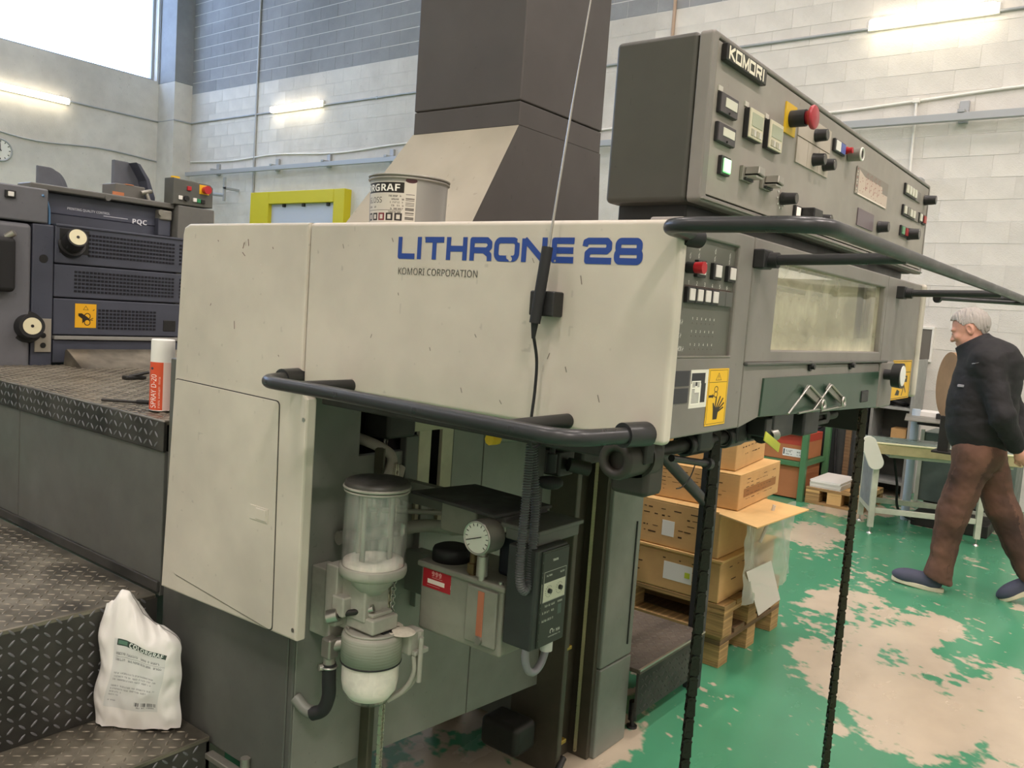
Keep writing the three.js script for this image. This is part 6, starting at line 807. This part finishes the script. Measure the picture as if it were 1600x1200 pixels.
  const jacketF = (p) => { let d = smin(ell(p, [X, 1.27, -0.79], [0.2, 0.24, 0.175]), ell(p, [X, 1.03, -0.79], [0.195, 0.25, 0.185]), 0.12); d = smin(d, ell(p, [X, 1.38, -0.745], [0.17, 0.13, 0.13]), 0.08);
    for (const k of [-1, 1]) { d = smin(d, cap(p, [X + k * 0.09, 1.42, -0.78], sh(k), 0.075, 0.082), 0.06); d = smin(d, cap(p, sh(k), el(k), 0.08, 0.066), 0.035); d = smin(d, cap(p, el(k), [wr(k)[0] + k * 0.012, wr(k)[1] + 0.03, wr(k)[2] - 0.012], 0.064, 0.047), 0.03); }
    d += fold(p, 11, 0.022) + fold(p, 30, 0.006);
    const hem = 0.79 + (p[2] + 0.78) * 0.22; d = Math.max(d, hem - p[1]);
    let col = cap(p, [X, 1.53, -0.9], [X, 1.4, -0.83], 0.094, 0.11); col = Math.max(col, p[1] - 1.515 - (p[2] + 0.87) * 0.62); d = smin(d, col, 0.035); return p[1] > 1.4 ? Math.max(d, -cap(p, [X, 1.66, -0.965], [X, 1.49, -0.885], 0.088, 0.079)) : d; };
  const dark = new THREE.MeshStandardMaterial({ color: '#26252a', roughness: 0.75, map: rep(dirtTex, 0.8) });
  rep2(['jacket', dark, { label: 'black work jacket with stand-up collar' }], mesh(jacketF, [X, 1.14, -0.77], 0.48, 110));
  const jk = man.children[man.children.length - 1];
  part('shoulder_piping', curve([[X - 0.235, 1.375, -0.835], [X - 0.25, 1.385, -0.79], [X - 0.245, 1.375, -0.735]], 0.003, 5), plain('#8d8d90', 0.5), jk); part('chest_badge', bx(X - 0.185, X - 0.165, 1.235, 1.25, -0.905, -0.87, 0.003), plain('#9a9aa2', 0.5), jk, { label: 'small pale chest badge' });
  // trousers
  const trouserF = (p) => { let d = ell(p, [X, 0.86, -0.785], [0.17, 0.13, 0.145]); d = smin(d, cap(p, [X - 0.08, 0.85, -0.785], kneeF, 0.108, 0.083), 0.05); let r = cap(p, [X + 0.08, 0.85, -0.76], kneeR, 0.105, 0.083); 
    d = smin(d, cap(p, kneeF, [ankF[0], 0.105, -0.905], 0.083, 0.073), 0.03); d = smin(d, cap(p, [ankF[0], 0.14, -0.9], [ankF[0], 0.07, -0.9], 0.068, 0.078), 0.02); r = smin(r, cap(p, kneeR, [ankR[0], 0.15, -0.435], 0.083, 0.072), 0.03); d = smin(d, r, 0.03); d += fold(p, 9, 0.026) + fold(p, 24, 0.008);
    d = Math.max(d, p[1] - 0.98); const cutF = 0.075 - p[1] + (p[2] + 0.9) * -0.35; if (p[2] < -0.7) d = Math.max(d, cutF); else d = Math.max(d, 0.125 - p[1] - (p[2] + 0.43) * 0.4); return d; };
  rep2(['trousers', new THREE.MeshStandardMaterial({ color: '#7b5a4c', roughness: 0.85, map: rep(dirtTex, 0.9) }), { label: 'loose brown trousers' }], mesh(trouserF, [X, 0.5, -0.72], 0.52, 112));
  // shoes
  function shoe(c, yaw, tip) {
    const q = new THREE.Matrix4().makeRotationX(tip).setPosition(...c);
    const up = mesh((p) => { let d = ell(p, [0, 0.05, -0.02], [0.045, 0.05, 0.12]); d = smin(d, ell(p, [0, 0.045, -0.11], [0.043, 0.035, 0.07]), 0.04); d = smin(d, cap(p, [0, 0.06, 0.05], [0, 0.105, 0.045], 0.043, 0.04), 0.03); d = Math.max(d, 0.018 - p[1]); return Math.max(d, p[1] - 0.11); }, [0, 0.06, -0.03], 0.19, 72).applyMatrix4(q);
    const s = []; for (let k = 0; k < 28; k++) { const a = k / 28 * Math.PI * 2, z = Math.cos(a) * 0.148, x = Math.sin(a) * (0.046 + 0.006 * Math.cos(a * 2) - 0.004 * Math.sin(a)); s.push([x, -z - 0.03]); }
    const sole = flat(prism(s, 'y', 0.0, 0.03, 0.006)).applyMatrix4(q); const sh_ = part('shoe', up, plain('#4a4c5e', 0.7), man, { label: 'navy sneaker' }); part('sole', sole, plain('#d8cfb4', 0.6), sh_, { label: 'cream sole' });
  }
  shoe([ankF[0] + 0.005, 0.0, -0.985], 0, 0.05); shoe([ankR[0], 0.075, -0.44], 0, -0.6);
}
scene.traverse((o) => { if (o.isMesh) { o.castShadow = true; o.receiveShadow = true; } });
renderer.render(scene, camera);
